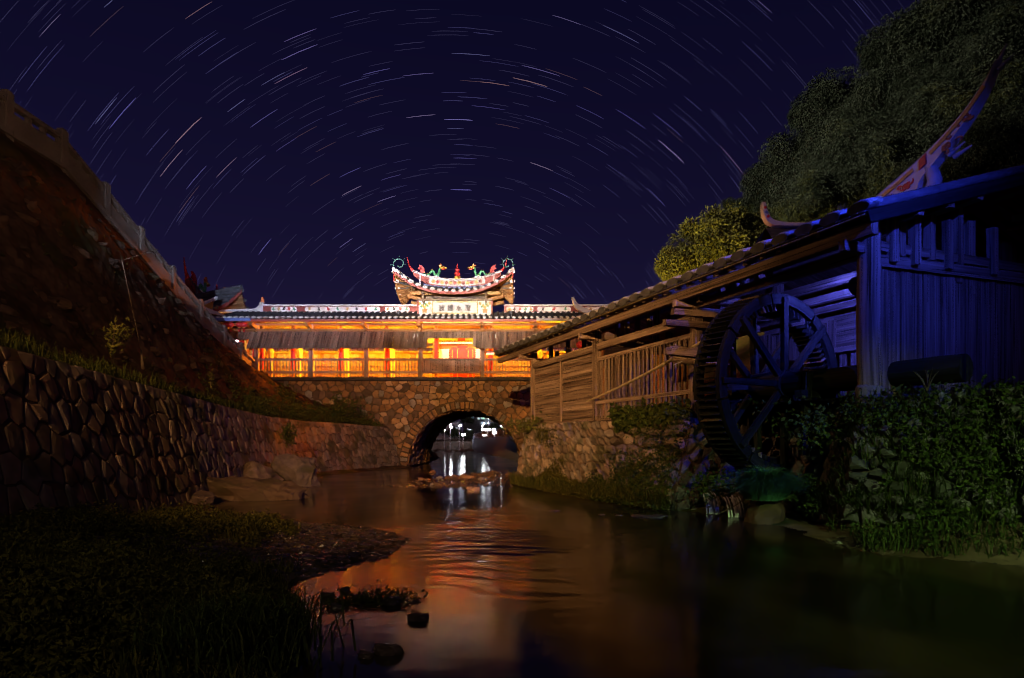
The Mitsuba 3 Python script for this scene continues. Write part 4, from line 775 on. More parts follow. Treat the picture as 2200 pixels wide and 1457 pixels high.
squiggle(rg, 1.62, 6.42, .26, 1, 'paint_maroon'); squiggle(rg, 1.32, 6.56, .2, 2, 'paint_red'); squiggle(rg, .52, 6.98, .2, 3, 'paint_maroon'); squiggle(rg, .12, 7.32, .13, 4, 'paint_maroon')
for u0, u1 in ((2.6, 1.15), (.8, -.2)):
    uu = np.linspace(u0, u1, 14); o_ = np.argsort(topc[:, 0]); vv = np.interp(uu, topc[o_, 0], topc[o_, 1]) - .10; b = MB(); extrude(b, ribbon(np.column_stack([uu, vv]), np.full(14, .07)), mRid(-.11), d=.025); put(rg, 'gold_strip', b, 'paint_gold')
b = MB(); extrude(b, Polygon([(1.02, 6.75), (.88, 6.82), (.88, 7.02), (1.02, 6.94)]), mRid(-.11), d=.03); put(rg, 'red_block', b, 'paint_red')
for a, c in (((.52, 6.85), (.22, 6.98)), ((.42, 6.78), (.10, 6.86))):
    b = MB(); pp = np.array([a, c]); tube(b, mRid(0)(pp[:, 0], pp[:, 1], np.zeros(2)), [.05, .015], 6); put(rg, 'side_spike', b, 'concrete')
for a in ((-.34, 8.06, -.50, 8.36), (-.36, 7.98, -.62, 8.12)):
    b = MB(); pp = np.array([a[:2], a[2:]]); tube(b, mRid(0)(pp[:, 0], pp[:, 1], np.zeros(2)), [.045, .01], 6); put(rg, 'tip', b, 'concrete')
# two more roof horns behind
def horn(name, label, pts, widths, y, mat, decor=None):
    k = thing(name, label, 'roof ridge'); c = curve(np.array([at(a, q, y)[[0, 2]] for a, q in pts]))
    w = np.interp(np.linspace(0, 1, len(c)), np.linspace(0, 1, len(widths)), widths) * y / F
    b = MB(); extrude(b, ribbon(c, w), plate(y + .14), d=.28); put(k, 'ridge_wall', b, mat)
    b = MB(); side = ribbon(c + np.array([0, .55 * w.mean()]), w * .28); tube(b, np.column_stack([c[:, 0] , np.full(len(c), y - .0), c[:, 1] + w * .35]), .07 * y / 24, 7); put(k, 'cap', b, 'concrete')
    if decor:
        for (a, q, m_) in decor:
            o = at(a, q, y); b = MB(); extrude(b, Point(o[0], o[2]).buffer(3 * y / F, 5), plate(y - .14), d=.03); put(k, 'painted_flower', b, m_)
    return k
hk = horn('hall_ridge', 'small pale roof horn with red painting rising behind the mill roof under the trees', [(1639, 437), (1642, 458), (1650, 474), (1664, 481), (1700, 484), (1800, 483)], [5, 9, 11, 10, 7, 7], 23.0, 'lime', [(1641, 449, 'paint_red'), (1643, 459, 'paint_blue'), (1647, 468, 'paint_red')])
b = MB(); p, q = at(1645, 490, 23.2), at(2000, 490, 23.2); 
for s_ in (1, -1):
    G = np.array([[p, q], [p + (-.6, 2.6 * s_, -1.5), q + (0, 2.6 * s_, -1.5)]]); grid(b, G, np.array([[(0, 0), (1, 0)], [(0, 1), (1, 1)]], float))
put(hk, 'roof', b, 'tile'); b = MB(); beam(b, (p[0] + .8, 23.2, 5.0), (q[0], 23.2, 5.0), 3.2, 6.4); put(hk, 'wall', b, 'wood_old')
hk = horn('porch_ridge', 'grey double tailed roof horn in front of the right end of the gallery roof', [(1231, 640), (1234, 651), (1242, 661), (1255, 668), (1275, 673), (1330, 676)], [3, 7, 10, 10, 7, 7], 33.0, 'concrete')
b = MB(); p, q = at(1245, 680, 33), at(1380, 680, 33); grid(b, np.array([[p, q], [p + (-.3, -1.2, -.6), q + (0, -1.2, -.6)]]), np.array([[(0, 0), (1, 0)], [(0, 1), (1, 1)]], float)); put(hk, 'roof', b, 'tile')
b = MB(); beam(b, (p[0] + 1.2, 33.3, 4.9), (q[0], 33.3, 4.9), 1.6, 5.2); put(hk, 'wall', b, 'wood_old')
# dark hall to the right of the mill
sd = thing('side_hall', 'dark hall with tiled eave at the right edge, behind the mill end wall', 'hall')
e0, e1 = np.array([10.3, 13.4, 6.05]), np.array([16.5, 12.0, 6.75])
dn = unit(np.cross(e1 - e0, (0, 0, 1.0))); back = -dn
for q in range(4):
    a, c = e0 + back * .4 * q + (0, 0, .13 * q + .05), e1 + back * .4 * q + (0, 0, .13 * q + .05); b = MB(); tube(b, [a, (a + c) / 2 - (0, 0, .08), c], .07, 7); put(sd, 'eave_moulding', b, 'concrete' if q == 0 else 'tile')
b = MB(); grid(b, np.array([[e0, e1], [e0 + back * 3 + (0, 0, 1.0), e1 + back * 3 + (0, 0, 1.0)]]), np.array([[(0, 0), (6, 0)], [(0, 3), (6, 3)]], float)); put(sd, 'roof', b, 'tile')
b = MB(); grid(b, np.array([[e0, e1], [e0 + back * 3 + (0, 0, .8), e1 + back * 3 + (0, 0, .8)]]) - (0, 0, .12), np.array([[(60, 0), (66, 0)], [(60, 3), (66, 3)]], float)); put(sd, 'soffit', b, 'wood_old')
for u in np.linspace(.03, .97, 14):
    a = e0 + (e1 - e0) * u; b = MB(); beam(b, a - (0, 0, .16), a + back * 2.8 + (0, 0, .6), .09, .1); put(sd, 'rafter', b, 'wood_old')
for u in np.linspace(.02, .98, 40):
    a = e0 + (e1 - e0) * u + back * 1.0; b = MB(); beam(b, (a[0], a[1], 2.2), (a[0], a[1], e0[2] + .6 * u), .15, .03, up=(back[0], back[1], 0)); put(sd, 'wall_board', b, 'wood_old')
b = MB(); lathe(b, [(.12, 0), (.1, .25), (.13, .3), (.07, .5), (.09, .6), (.0, .75)], e0 + (e1 - e0) * .22 + back * 1.2 + (0, 0, .55), 9); put(sd, 'roof_knob', b, 'paint_maroon')

# ------------------------------------------------------------------ the water wheel
ww = thing('waterwheel', 'big dark wooden water wheel with slatted rim under the mill roof', 'water wheel')
HUB = np.array([5.38, 13.0, 2.65]); WN = unit([.87, .49, 0]); WA = np.array([WN[1], -WN[0], 0]); RO, RI, WD = 1.79, 1.59, .58     # WN across, WA along the axle towards the stream's lower end
def Wl(a, r, w): return HUB + np.outer(np.cos(a) * r, WN) + np.outer(np.sin(a) * r, [0, 0, 1.0]) + np.outer(np.broadcast_to(w, np.shape(a)), WA)
for side in (0.0, -WD):
    for q in range(8):
        a = np.linspace(q * np.pi / 4 + .012, (q + 1) * np.pi / 4 - .012, 9) + .2; w0, w1 = side + .045, side - .045
        ro, ri = RO + R.normal(0, .008), RI + R.normal(0, .008)
        P = np.stack([Wl(a, ri, w0), Wl(a, ro, w0), Wl(a, ro, w1), Wl(a, ri, w1), Wl(a, ri, w0)], 1); b = MB(); k0 = kid()
        for e in range(4): grid(b, P[:, e:e + 2], np.stack([np.stack([k0 + a * RO, 0 * a + e * .3], 1), np.stack([k0 + a * RO, 0 * a + e * .3 + .28], 1)], 1))
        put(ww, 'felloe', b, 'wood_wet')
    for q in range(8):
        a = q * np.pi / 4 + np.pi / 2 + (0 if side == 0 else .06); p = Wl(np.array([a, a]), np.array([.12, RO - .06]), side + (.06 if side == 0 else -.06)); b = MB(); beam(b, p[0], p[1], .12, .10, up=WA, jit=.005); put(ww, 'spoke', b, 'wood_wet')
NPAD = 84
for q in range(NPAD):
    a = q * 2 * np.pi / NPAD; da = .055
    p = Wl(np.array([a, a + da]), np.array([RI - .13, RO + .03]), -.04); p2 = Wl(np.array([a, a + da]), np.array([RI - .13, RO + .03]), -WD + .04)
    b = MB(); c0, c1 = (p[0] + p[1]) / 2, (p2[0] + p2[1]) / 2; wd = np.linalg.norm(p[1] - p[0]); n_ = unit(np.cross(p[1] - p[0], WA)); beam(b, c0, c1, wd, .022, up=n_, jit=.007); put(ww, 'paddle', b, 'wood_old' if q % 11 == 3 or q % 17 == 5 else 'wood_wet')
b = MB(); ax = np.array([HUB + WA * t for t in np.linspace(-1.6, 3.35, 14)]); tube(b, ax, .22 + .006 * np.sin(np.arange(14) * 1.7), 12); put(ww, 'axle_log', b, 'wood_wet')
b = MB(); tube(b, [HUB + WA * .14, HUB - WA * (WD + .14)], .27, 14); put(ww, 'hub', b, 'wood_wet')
sp = thing('axle_bearing', 'timber trestle carrying the water wheel axle', 'trestle')
for t in (.75, -1.0):
    c0 = HUB + WA * t
    for s_ in (-.22, .22):
        b = MB(); beam(b, c0 + WN * s_ + (0, 0, .15), c0 + WN * s_ * 1.5 + (0, 0, -1.4), .13, .13, up=(0, 1, 0)); put(sp, 'leg', b, 'wood_wet')
    b = MB(); beam(b, c0 - WN * .5 - (0, 0, .25), c0 + WN * .5 - (0, 0, .25), .16, .14); put(sp, 'cross_piece', b, 'wood_wet')
# flume and bamboo
fl = thing('wooden_flume', 'blue lit timber trough end pointing at the left side of the wheel', 'flume')
f0, f1 = at(1437, 760, 14.3), at(1560, 772, 13.7)
for dz_, w, h in ((0, .26, .04), ):
    b = MB(); beam(b, f0, f1, w, h); put(fl, 'bottom_board', b, 'wood_old')
for s_ in (-1, 1):
    o = np.array([-.3, .95, 0]) * .13 * s_ + (0, 0, .07); b = MB(); beam(b, f0 + o, f1 + o, .035, .18); put(fl, 'side_board', b, 'wood_old')
b = MB(); tube(b, [f0 + (.1, 0, -.12), f1 + (0, 0, -.12)], .08, 9); put(fl, 'bearer_log', b, 'wood_old')
bp = thing('bamboo_pole', 'long pale bamboo pole leaning across the slats onto the wheel', 'pole')
b = MB(); p0, p1 = S(9.9, -.16, 2.75), at(1587, 688, 12.55); pp = np.array([p0 + (p1 - p0) * t + np.array([0, 0, -.10]) * math.sin(np.pi * t) for t in np.linspace(0, 1, 24)]); tube(b, pp, np.linspace(.026, .05, 24), 9, k=400.0); put(bp, None, b, 'bamboo')
b = MB(); th = np.linspace(0, 12, 40); c = at(1452, 772, 14.25); tube(b, np.column_stack([c[0] + .02 * th / 4 + .09 * np.cos(th), c[1] + .14 * np.sin(th), c[2] + .12 * np.sin(th * .5)]), .009, 5); put(thing('rope_lashing', 'thin blue grey rope wound round the end of the timber trough', 'rope'), None, b, 'concrete')
# ------------------------------------------------------------------ stair railing on the left embankment
rl = thing('stair_railing', 'stone railing with square posts descending the left embankment to the bridge', 'railing')
RY = [14.8, 17.2, 19.56, 21.97, 24.3, 26.6, 29.1, 31.7, 34.3, 36.4, 38.5]; CX = RAILX + .12
for y in RY:
    z = float(rail_z(y)); b = MB(); beam(b, (CX, y, z - .5), (CX, y, z + 1.13), .27, .27, up=(0, 1, 0), jit=.006); beam(b, (CX, y, z + 1.13), (CX, y, z + 1.2), .2, .2, up=(0, 1, 0)); put(rl, 'post', b, 'granite')
for y0, y1 in zip(RY[:-1], RY[1:]):
    a, c = y0 + .14, y1 - .14; za, zc = float(rail_z(a)), float(rail_z(c)); q = lambda t, dz: np.array([CX, a + (c - a) * t, za + (zc - za) * t + dz])
    hh, zc_ = (.66, .28) if y0 < 34 else (.34, .44)
    b = MB(); beam(b, q(0, zc_), q(1, zc_), .12, hh, jit=.004); put(rl, 'slab', b, 'granite')
    b = MB(); beam(b, q(0, .88), q(1, .88), .19, .15, jit=.006); put(rl, 'handrail', b, 'granite')
    for t in (.02, .35, .65, .98):
        b = MB(); beam(b, q(t, .60), q(t, .81), .13, .16 if .1 < t < .9 else .1, up=(0, 1, 0)); put(rl, 'spacer_block', b, 'granite')
    b = MB(); beam(b, q(-.06, -.1), q(1.06, -.1), .42, .16, jit=.008); put(rl, 'coping_stone', b, 'granite')
b = MB()
E2 = [(CX + 2.3, 37.0), (CX + .2, 38.3)]
b = MB(); P = [(CX, 14.0, 11.0), (CX, 22, 10.85), (CX, 38.4, 5.3)]; W_ = np.array([[p, (p[0] - 3, p[1], p[2])] for p in P]); grid(b, W_, np.zeros((3, 2, 2)) + .5); put(structure('stair_path', 'paved stair behind the stone railing'), None, b, 'granite')
gw = thing('guy_wire', 'thin steel guy wire anchored in the grass above the left wall', 'wire'); p0, p1 = at(303, 752, 13.6), at(262, 560, 14.6)
b = MB(); tube(b, [p0, p1, p1 + (p1 - p0) * .3 + (-.25, 2.2, .35)], .009, 5); put(gw, 'wire', b, 'bark'); b = MB(); p2 = at(307, 792, 13.4); tube(b, [p2, p0], [.035, .02], 7); put(gw, 'anchor_rod', b, 'bark')

# ------------------------------------------------------------------ rocks and gravel
def rock(name, label, cat, c, s, seed, mat='stone_bank', group=None, sub=3, rough=.3, boxy=.75):
    k = thing(name, label, cat, group); put(k, None, blob(c, s, seed, rough, sub, boxy=boxy), mat); return k
rock('boulder', 'big flat topped boulder at the foot of the left wall, lit warm', 'boulder', (-6.75, 17.2, .02), (1.3, .75, .66), 3, 'stone_boulder', sub=4, rough=.42, boxy=.6)
rock('boulder', 'brown boulder behind the big flat topped one, against the left wall', 'boulder', (-7.45, 22.6, .25), (.78, .7, .78), 8, 'stone_bank', rough=.3, boxy=.6)
rock('boulder', 'low dark slab rock left of the big boulder', 'boulder', (-7.7, 15.4, .1), (.8, .6, .32), 14, 'stone_bank', rough=.35, boxy=.6); rock('boulder', 'dark rock in the gap behind the two boulders', 'boulder', (-8.1, 20.6, .3), (.8, .8, .6), 15, 'stone_bank')
ST = [((743, 1272), .10, 'dark round stone, leftmost tall one in the orange reflection'), ((703, 1282), .10, 'flat dark stone left of the round one in the orange reflection'), ((771, 1287), .13, 'dark stone with weed at the centre of the stone cluster in the orange reflection'),
      ((838, 1297), .15, 'weed covered stone at the right end of the cluster in the orange reflection'), ((892, 1294), .08, 'small dark stone alone right of the weedy cluster'), ((895, 1331), .15, 'wet grey stone lying askew below the weedy cluster'), ((612, 1345), .2, 'dark stone at the edge of the foreground grass'),
      ((842, 1402), .2, 'flat wet stone group near the bottom of the picture'), ((726, 1307), .11, 'low dark stone at the left end of the weedy cluster'), ((790, 1412), .10, 'small wet stone left of the flat wet group near the bottom')]
for i, ((px, py), r, lab) in enumerate(ST):
    y = 1.5 * F / (py - 950); x = (px - 1100) * y / F; rock('stream_stone', lab, 'stone', (x, y, .0), (r * .62, r * .5, r * .42), 40 + i, 'gravel', 'stones lying in the stream', 3, .5)
for i, (px, py, r) in enumerate([(930, 1016, .2), (945, 1028, .16), (960, 1029, .15), (977, 1028, .22), (1000, 1029, .25), (1012, 1028, .16), (932, 1043, .14), (940, 1044, .17), (1012, 1053, .14), (1022, 1054, .13), (1092, 1021, .2), (905, 1030, .12), (1035, 1032, .15)]):
    y = 1.5 * F / (py - 950); rock('stream_pebble', 'small pale stone on the gravel bar in front of the arch', 'stone', ((px - 1100) * y / F, y, .02), (r, r * .8, r * .6), 70 + i, 'stone_bridge', 'small stones in front of the arch', 2)
for i, (px, py, r) in enumerate([(1412, 1078, .28), (1440, 1085, .24), (1466, 1088, .3), (1490, 1092, .24), (1508, 1096, .2), (1380, 1076, .2), (1625, 1100, .3), (1660, 1112, .25), (1590, 1075, .3), (1555, 1068, .32)]):
    y = 1.5 * F / (py - 950); rock('wall_foot_rock', 'dark rock at the water line below the water wheel', 'rock', ((px - 1100) * y / F, y + .1, .1), (r, r * .7, r * .85), 90 + i, 'stone_dark', 'rocks at the foot of the right wall', 2)
for i, (px, py, r) in enumerate([(1375, 1110, .22), (1398, 1112, .2), (1420, 1109, .18), (1190, 1098, .14), (1290, 1106, .1), (1330, 1108, .1)]):
    y = 1.5 * F / (py - 950); rock('shallow_rock', 'low black rock awash in the shallow stream before the right wall', 'rock', ((px - 1100) * y / F, y, -.02), (r, r * .8, r * .35), 110 + i, 'gravel', 'rocks awash before the right wall', 2)
rr = np.random.default_rng(21); ico = trimesh.creation.icosphere(1, 1.0); ico0 = trimesh.creation.icosphere(0, 1.0)
def scatter_stones(key, label, C, s, mat, base=ico0, flat=.6):
    m = MB(); V, Fc = np.array(base.vertices), np.array(base.faces); n = len(C); rv = 1 + rr.normal(0, .18, (n, len(V), 1))
    A = V[None] * rv * (s[:, None, None] * np.stack([rr.uniform(.7, 1.3, n), rr.uniform(.7, 1.3, n), rr.uniform(.5, 1, n) * flat], 1)[:, None]) + C[:, None]
    P = A[:, Fc.ravel()]; uv = np.repeat(rr.random((n, 2)), Fc.size, 0); m.add(P.reshape(-1, 3), np.arange(n * Fc.size).reshape(-1, 3), uv)
    put(structure(key, label, 'stuff', 'gravel'), None, m, mat)
N = 5200; y = rr.uniform(7, 13.2, N); x = np.interp(y, *XE) - rr.uniform(-.25, 2.6, N) ** 1; keep = x > np.interp(y, *LF) + .5
x, y = x[keep], y[keep]; scatter_stones('gravel_spit', 'wet gravel on the low spit beside the left bank', np.stack([x, y, np.maximum(ground_z(x, y), -.01) + .004], 1), rr.gamma(3, .010, len(x)) + .012, 'gravel')
N = 900; y = rr.uniform(21.5, 33, N); x = rr.normal(-1.1, 1.0, N) * (33 - y) / 9 + -.9; scatter_stones('gravel_bar', 'brown gravel bar in the shallow water in front of the arch', np.stack([x, y, np.full(N, -.015) + rr.normal(0, .02, N)], 1), rr.gamma(3, .02, N) + .02, 'gravel')
N = 420; y = rr.uniform(8, 38, N); f = rr.uniform(0.05, 1, N); xl = np.interp(y, *LF); x = xl - 2.6 + (RAILX + .6 - xl + 2.6) * f; scatter_stones('embankment_stones', 'dark rubble stones set in the steep left embankment', np.stack([x, y, ground_z(x, y) + .08], 1), rr.gamma(4, .035, N) + .05, 'stone_dark', ico, .8)
N = 700; y = rr.uniform(4.5, 10, N); x = np.interp(y, *XR) + rr.uniform(-.5, 1.2, N); scatter_stones('shore_pebbles', 'pebbles on the dim sandy shore at the lower right', np.stack([x, y, ground_z(x, y)], 1), rr.gamma(3, .008, N) + .008, 'gravel')

# ------------------------------------------------------------------ plants
def leaf_cloud(m, C, L, Wd, r, droop=.3, tone=None, hue=0.0, out=None):
    n = len(C); d = r.normal(size=(n, 3)); d = unit(d)
    if out is not None: d = unit(d + out)
    d[:, 2] -= droop; d = unit(d); s = unit(np.cross(d, r.normal(size=(n, 3)))); L = np.broadcast_to(L, (n,))[:, None] * r.uniform(.6, 1.35, (n, 1)); Wd = np.broadcast_to(Wd, (n,))[:, None] * r.uniform(.7, 1.25, (n, 1))
    up = np.cross(d, s); P = np.stack([C, C + d * L * .45 + s * Wd / 2 + up * L * .05, C + d * L, C + d * L * .45 - s * Wd / 2 + up * L * .05], 1)
    t = (r.random(n) if tone is None else np.clip(tone + r.normal(0, .15, n), 0, 1)); uv = np.stack([t, np.clip(hue + r.normal(0, .1, n), 0, 1)], 1)
    f = (np.arange(n)[:, None, None] * 4 + np.array([[0, 1, 2], [0, 2, 3]])).reshape(-1, 3)
    return m.add(P.reshape(-1, 3), f, np.repeat(uv, 4, 0))
def blades(m, B, H, Wd, r, lean=.5, hue=.2, out=None):
    n = len(B); a = r.uniform(0, 6.283, n); l = np.stack([np.cos(a), np.sin(a), 0 * a], 1)
    if out is not None: l = unit(l * .6 + out)
    H = np.broadcast_to(H, (n,))[:, None] * r.uniform(.55, 1.3, (n, 1)); s = np.stack([-l[:, 1], l[:, 0], 0 * a], 1) * np.broadcast_to(Wd, (n,))[:, None] / 2; k = lean * r.uniform(.3, 1.3, (n, 1)); z = np.array([0, 0, 1.0])
    mid = B + z * H * .62 + l * H * k * .35; tip = B + z * H * (1 - .35 * k) + l * H * k
    P = np.stack([B - s, B + s, mid + s * .8, mid - s * .8, tip], 1); uv = np.stack([r.random(n), np.clip(hue + r.normal(0, .12, n), 0, 1)], 1)
    f = (np.arange(n)[:, None, None] * 5 + np.array([[0, 1, 2], [0, 2, 3], [3, 2, 4]])).reshape(-1, 3)
    return m.add(P.reshape(-1, 3), f, np.repeat(uv, 5, 0))
rv = np.random.default_rng(5)
def stuff(key, label, mb, cat='plants'): return put(structure(key, label, 'stuff', cat), None, mb, 'leaf')
def clumpy(x, y, f, seed): return meshkit.fbm(np.stack([x * f, y * f, 0 * x], -1), 3, seed)
# left foreground
N = 100000; y = 2.6 + 11.2 * rv.random(N) ** 1.25; x = np.interp(y, *LF) + .1 + (np.interp(y, *XE) - np.interp(y, *LF) + .15) * rv.random(N) ** 1.0; c = clumpy(x, y, .9, 31); c2 = clumpy(x, y, 3.0, 34)
de = np.interp(y, *XE) - x; keep = (c2 + c > .86) & ((de > 1.5 + 1.2 * (c - .5)) | (y < 7.3)) & (de > -.05); x, y, c, c2, de = x[keep], y[keep], c[keep], c2[keep], de[keep]
hgt = (.06 + .55 * np.clip(c - .35, 0, 1) + .5 * np.clip(c2 - .45, 0, 1)) * sstep(-.1, .6, de); m = MB(); leaf_cloud(m, np.stack([x, y, ground_z(x, y) + hgt * rv.random(len(x)) + .01], 1), .056, .026, rv, .05, .35 + 1.2 * (c2 - .5), .7)
N = 16000; y2 = 2.8 + 10.8 * rv.random(N) ** 1.2; x2 = np.interp(y2, *LF) + .1 + (np.interp(y2, *XE) - np.interp(y2, *LF)) * rv.random(N); de = np.interp(y2, *XE) - x2; k2 = ((de > 1.4) | (y2 < 7.4)) & (clumpy(x2, y2, 1.4, 36) > .53); blades(m, np.stack([x2, y2, ground_z(x2, y2)], 1)[k2], .21, .012, rv, .9, .75)
stuff('foreground_weeds', 'low dark weeds and grass covering the left foreground bank', m)
m = MB(); blades(m, np.column_stack([rv.normal(-1.9, .25, 1400), rv.normal(4.4, .25, 1400), np.full(1400, .05)]), .38, .016, rv, .8, .15); put(thing('grass_tuft', 'pale tuft of grass at the water edge near the bottom left', 'grass tuft'), None, m, 'leaf')
# left terrace
N = 15000; y = rv.uniform(7, 38, N); dl = rv.uniform(.75, 2.9, N); x = np.interp(y, *LF) - dl; keep = clumpy(x, y, .7, 41) > .42; m = MB(); blades(m, np.stack([x, y, ground_z(x, y) - .03], 1)[keep], .42, .022, rv, .6, .35)
N = 9000; y = rv.uniform(24, 37.5, N); dl = rv.uniform(.8, 3.2, N); x = np.interp(y, *LF) - dl; keep = clumpy(x, y, .8, 43) > .47; leaf_cloud(m, (np.stack([x, y, ground_z(x, y) + .75 * rv.random(N) ** 1.5], 1))[keep], .17, .06, rv, -.2, .6, .25)
N = 5000; y = rv.uniform(9, 38, N); f = rv.random(N) ** 1.5; xl = np.interp(y, *LF); x = xl - 2.6 + (RAILX + .6 - xl + 2.6) * f; keep = clumpy(x, y, .5, 44) > .52; leaf_cloud(m, (np.stack([x, y, ground_z(x, y) + .18 * rv.random(N)], 1))[keep], .15, .06, rv, .1, .3, .5)
stuff('terrace_grass', 'grass and weeds on the terrace above the left wall', m)
def plant(label, c, h, n, seed, name='weed_plant', spread=.35, leaf=.13, hue=.25, cat='plant', stems=5, group=None):
    k = thing(name, label, cat, group); r = np.random.default_rng(seed); b = MB(); m = MB()
    for q in range(stems):
        t = r.normal(0, spread * .5, 2); p = np.array([[c[0], c[1], c[2] - .05], [c[0] + t[0] * .5, c[1] + t[1] * .5, c[2] + h * .5], [c[0] + t[0], c[1] + t[1], c[2] + h * r.uniform(.75, 1.05)]]); p = curve(p, 6); tube(b, p, np.linspace(.013, .004, len(p)), 5)
        i = r.integers(2, len(p), n // stems); leaf_cloud(m, p[i] + r.normal(0, spread * .16, (len(i), 3)), leaf, leaf * .4, r, -.1, .65, hue)
    put(k, 'stems', b, 'bark'); put(k, 'leaves', m, 'leaf')
plant('upright flowering weed on the terrace edge above the left wall', at(452, 832, 19.0), .55, 60, 1, leaf=.09, stems=2, spread=.12, hue=.8)
plant('bushy weed growing out of the left wall face above the boulders', at(598, 955, 25.0) + np.array([.35, 0, 0]), .75, 320, 2, leaf=.16, spread=.7)
plant('leafy weed beside the guy wire on the left terrace', at(240, 752, 12.6), .5, 160, 3, leaf=.12, hue=.6)
plant('tall weed in front of the bridge wall, left part of the tall weeds', at(620, 880, 33.5), 1.2, 420, 4, leaf=.2, spread=.9); plant('tall weed in front of the bridge wall, right part of the tall weeds', at(745, 893, 35.5), 1.0, 420, 6, leaf=.2, spread=1.1, hue=.35)
plant('pale seedling stems on the grass right of the mill column', at(1992, 832, 9.6), .26, 10, 7, leaf=.05, stems=7, spread=.22, hue=.1)
m = MB(); N = 500; c = np.array([at(830, 1290, 6.2)[0], 6.2, .03]); leaf_cloud(m, c + rv.normal(0, 1, (N, 3)) * (.16, .10, .035), .05, .02, rv, .1, .2, .4); c2 = np.array([at(750, 1300, 6.05)[0], 6.05, .02]); leaf_cloud(m, c2 + rv.normal(0, 1, (N, 3)) * (.16, .08, .02), .045, .018, rv, .1, .2, .4); put(thing('water_weed', 'dark weed clinging to the stone cluster in the orange reflection', 'water weed'), None, m, 'leaf')
# right wall plants
m = MB(); N = 52000; u = LR * rv.random(N); v = 2.25 * rv.random(N); s_far = u / LR       # u = 0 at the wheel end
cl = meshkit.fbm(np.stack([u * .8, v * 1.0, 0 * u], -1), 3, 51); want = .30 + .46 * sstep(1.15, .1, v) * sstep(.9, .55, s_far) + .5 * sstep(.2, .05, s_far) - .5 * sstep(.85, .97, s_far)
keep = cl + rv.random(N) * .25 < want * .82 + .05; P = mR(u[keep], v[keep], .04 + .28 * rv.random(keep.sum()) ** 1.6 * (1.1 - v[keep] / 3))
leaf_cloud(m, P, .10, .045, rv, .35, .3 + 1.2 * (cl[keep] - .4), np.where(s_far[keep] > .3, .85, .25))
N = 3000; u = LR * rv.random(N) ** 1.2; blades(m, mR(u, np.full(N, .02) + .25 * rv.random(N), .05 + .3 * rv.random(N)), .28, .016, rv, .9, .55)
stuff('wall_weeds', 'yellow green weeds hanging over the right retaining wall', m)
m = MB(); N = 900; u = LR * .11 * rv.random(N); v = 2.35 - (.15 + 1.5 * np.clip(meshkit.noise(np.stack([u * 2.2, 0 * u, 0 * u], -1), 3) - .1, 0, 1)) * rv.random(N) ** 1.3; leaf_cloud(m, mR(u, v, .1 + .2 * rv.random(N)), .17, .12, rv, .4, .55, .15); N = 400; u = rv.uniform(0, LR * .12, N); leaf_cloud(m, mR(u, np.full(N, 2.25), .05 + .1 * rv.random(N)) + np.column_stack([0 * u, 0 * u, .35 * rv.random(N)]), .16, .10, rv, .2, .5, .15); put(thing('ivy', 'broad leaved ivy over the wall at the foot of the slats next to the wheel', 'ivy'), None, m, 'leaf')
m = MB(); N = 500; leaf_cloud(m, np.array(S(14.0, -.22, 2.1)) + rv.normal(0, 1, (N, 3)) * (.5, .3, .14), .16, .09, rv, .2, .6, .55); put(thing('leafy_vine', 'yellowish vine under the left end of the planked mill wall', 'vine'), None, m, 'leaf')
m = MB(); N = 17000; u = LB * rv.random(N); v = 2.15 * rv.random(N); cl = meshkit.fbm(np.stack([u * .8, v * .9, 0 * u], -1), 3, 57); keep = cl > .60 - .12 * sstep(4.0, 7, u); leaf_cloud(m, mB(u[keep], v[keep], .05 + .25 * rv.random(keep.sum())), .085, .05, rv, .3, .35, .1)
stuff('rubble_weeds', 'small leaved weeds growing between the grey stones right of the wheel', m)
m = MB(); N = 16000; s = rv.uniform(-7, 2.0, N); t = rv.uniform(-.7, 3.0, N); x, y = P0[0] + SD[0] * s + SN[0] * t, P0[1] + SD[1] * s + SN[1] * t; d = signed(RF, x, y); keep = (d > .45) & (d < 3) & ~((s > .1) & (t > .2)) & (clumpy(x, y, 1.2, 61) > .36); x, y = x[keep], y[keep]; blades(m, np.stack([x, y, ground_z(x, y) - .02], 1), np.where(signed(RF, x, y) < 1.0, .20, .26), .012, rv, .8, .18)
stuff('terrace_turf', 'rough grass on the ledge in front of the mill column', m)
m = MB(); N = 26000; x = rv.uniform(4.6, 12, N); y = rv.uniform(4.8, 11.6, N); d = signed(RF, x, y); dr_ = x - np.interp(y, *XR); cl = clumpy(x, y, .9, 63); keep = (d < .3) & (dr_ > .2 + .9 * (.6 - cl)) & (cl > .33); x, y, d, cl = x[keep], y[keep], d[keep], cl[keep]; half = rv.random(len(x)) < .55
blades(m, np.stack([x, y, ground_z(x, y) - .01], 1)[half], .34, .014, rv, .9, .12); leaf_cloud(m, np.stack([x, y, ground_z(x, y) + .35 * rv.random(len(x)) * (cl + .2)], 1)[~half], .09, .045, rv, .0, .4, .1)
N = 9000; u = rv.uniform(1.5, LB, N); v = rv.random(N) ** 1.4 * 1.9; cl = meshkit.fbm(np.stack([u * .7, v * .8, 0 * u], -1), 3, 67); keep = cl > .55 - .1 * sstep(4, 7, u); blades(m, mB(u[keep], v[keep], .05 * np.ones(keep.sum())), .38, .014, rv, 1.2, .15)
stuff('shore_grass', 'long grass on the right shore below the rubble wall', m)
for i, (px, py, y, nm) in enumerate([(1760, 915, 11.3, 'bright green creeper high on the grey stones right of the wheel'), (1540, 1045, 13.6, 'green weed at the water wheel pit, left of the little falls'), (1690, 880, 13.2, 'green sprig seen between the wheel spokes')]):
    r = np.random.default_rng(80 + i); m = MB(); leaf_cloud(m, at(px, py, y) + r.normal(0, 1, (420, 3)) * (.28, .15, .2), .09, .06, r, .2, .75, .05); put(thing('creeper', nm, 'creeper'), None, m, 'leaf')
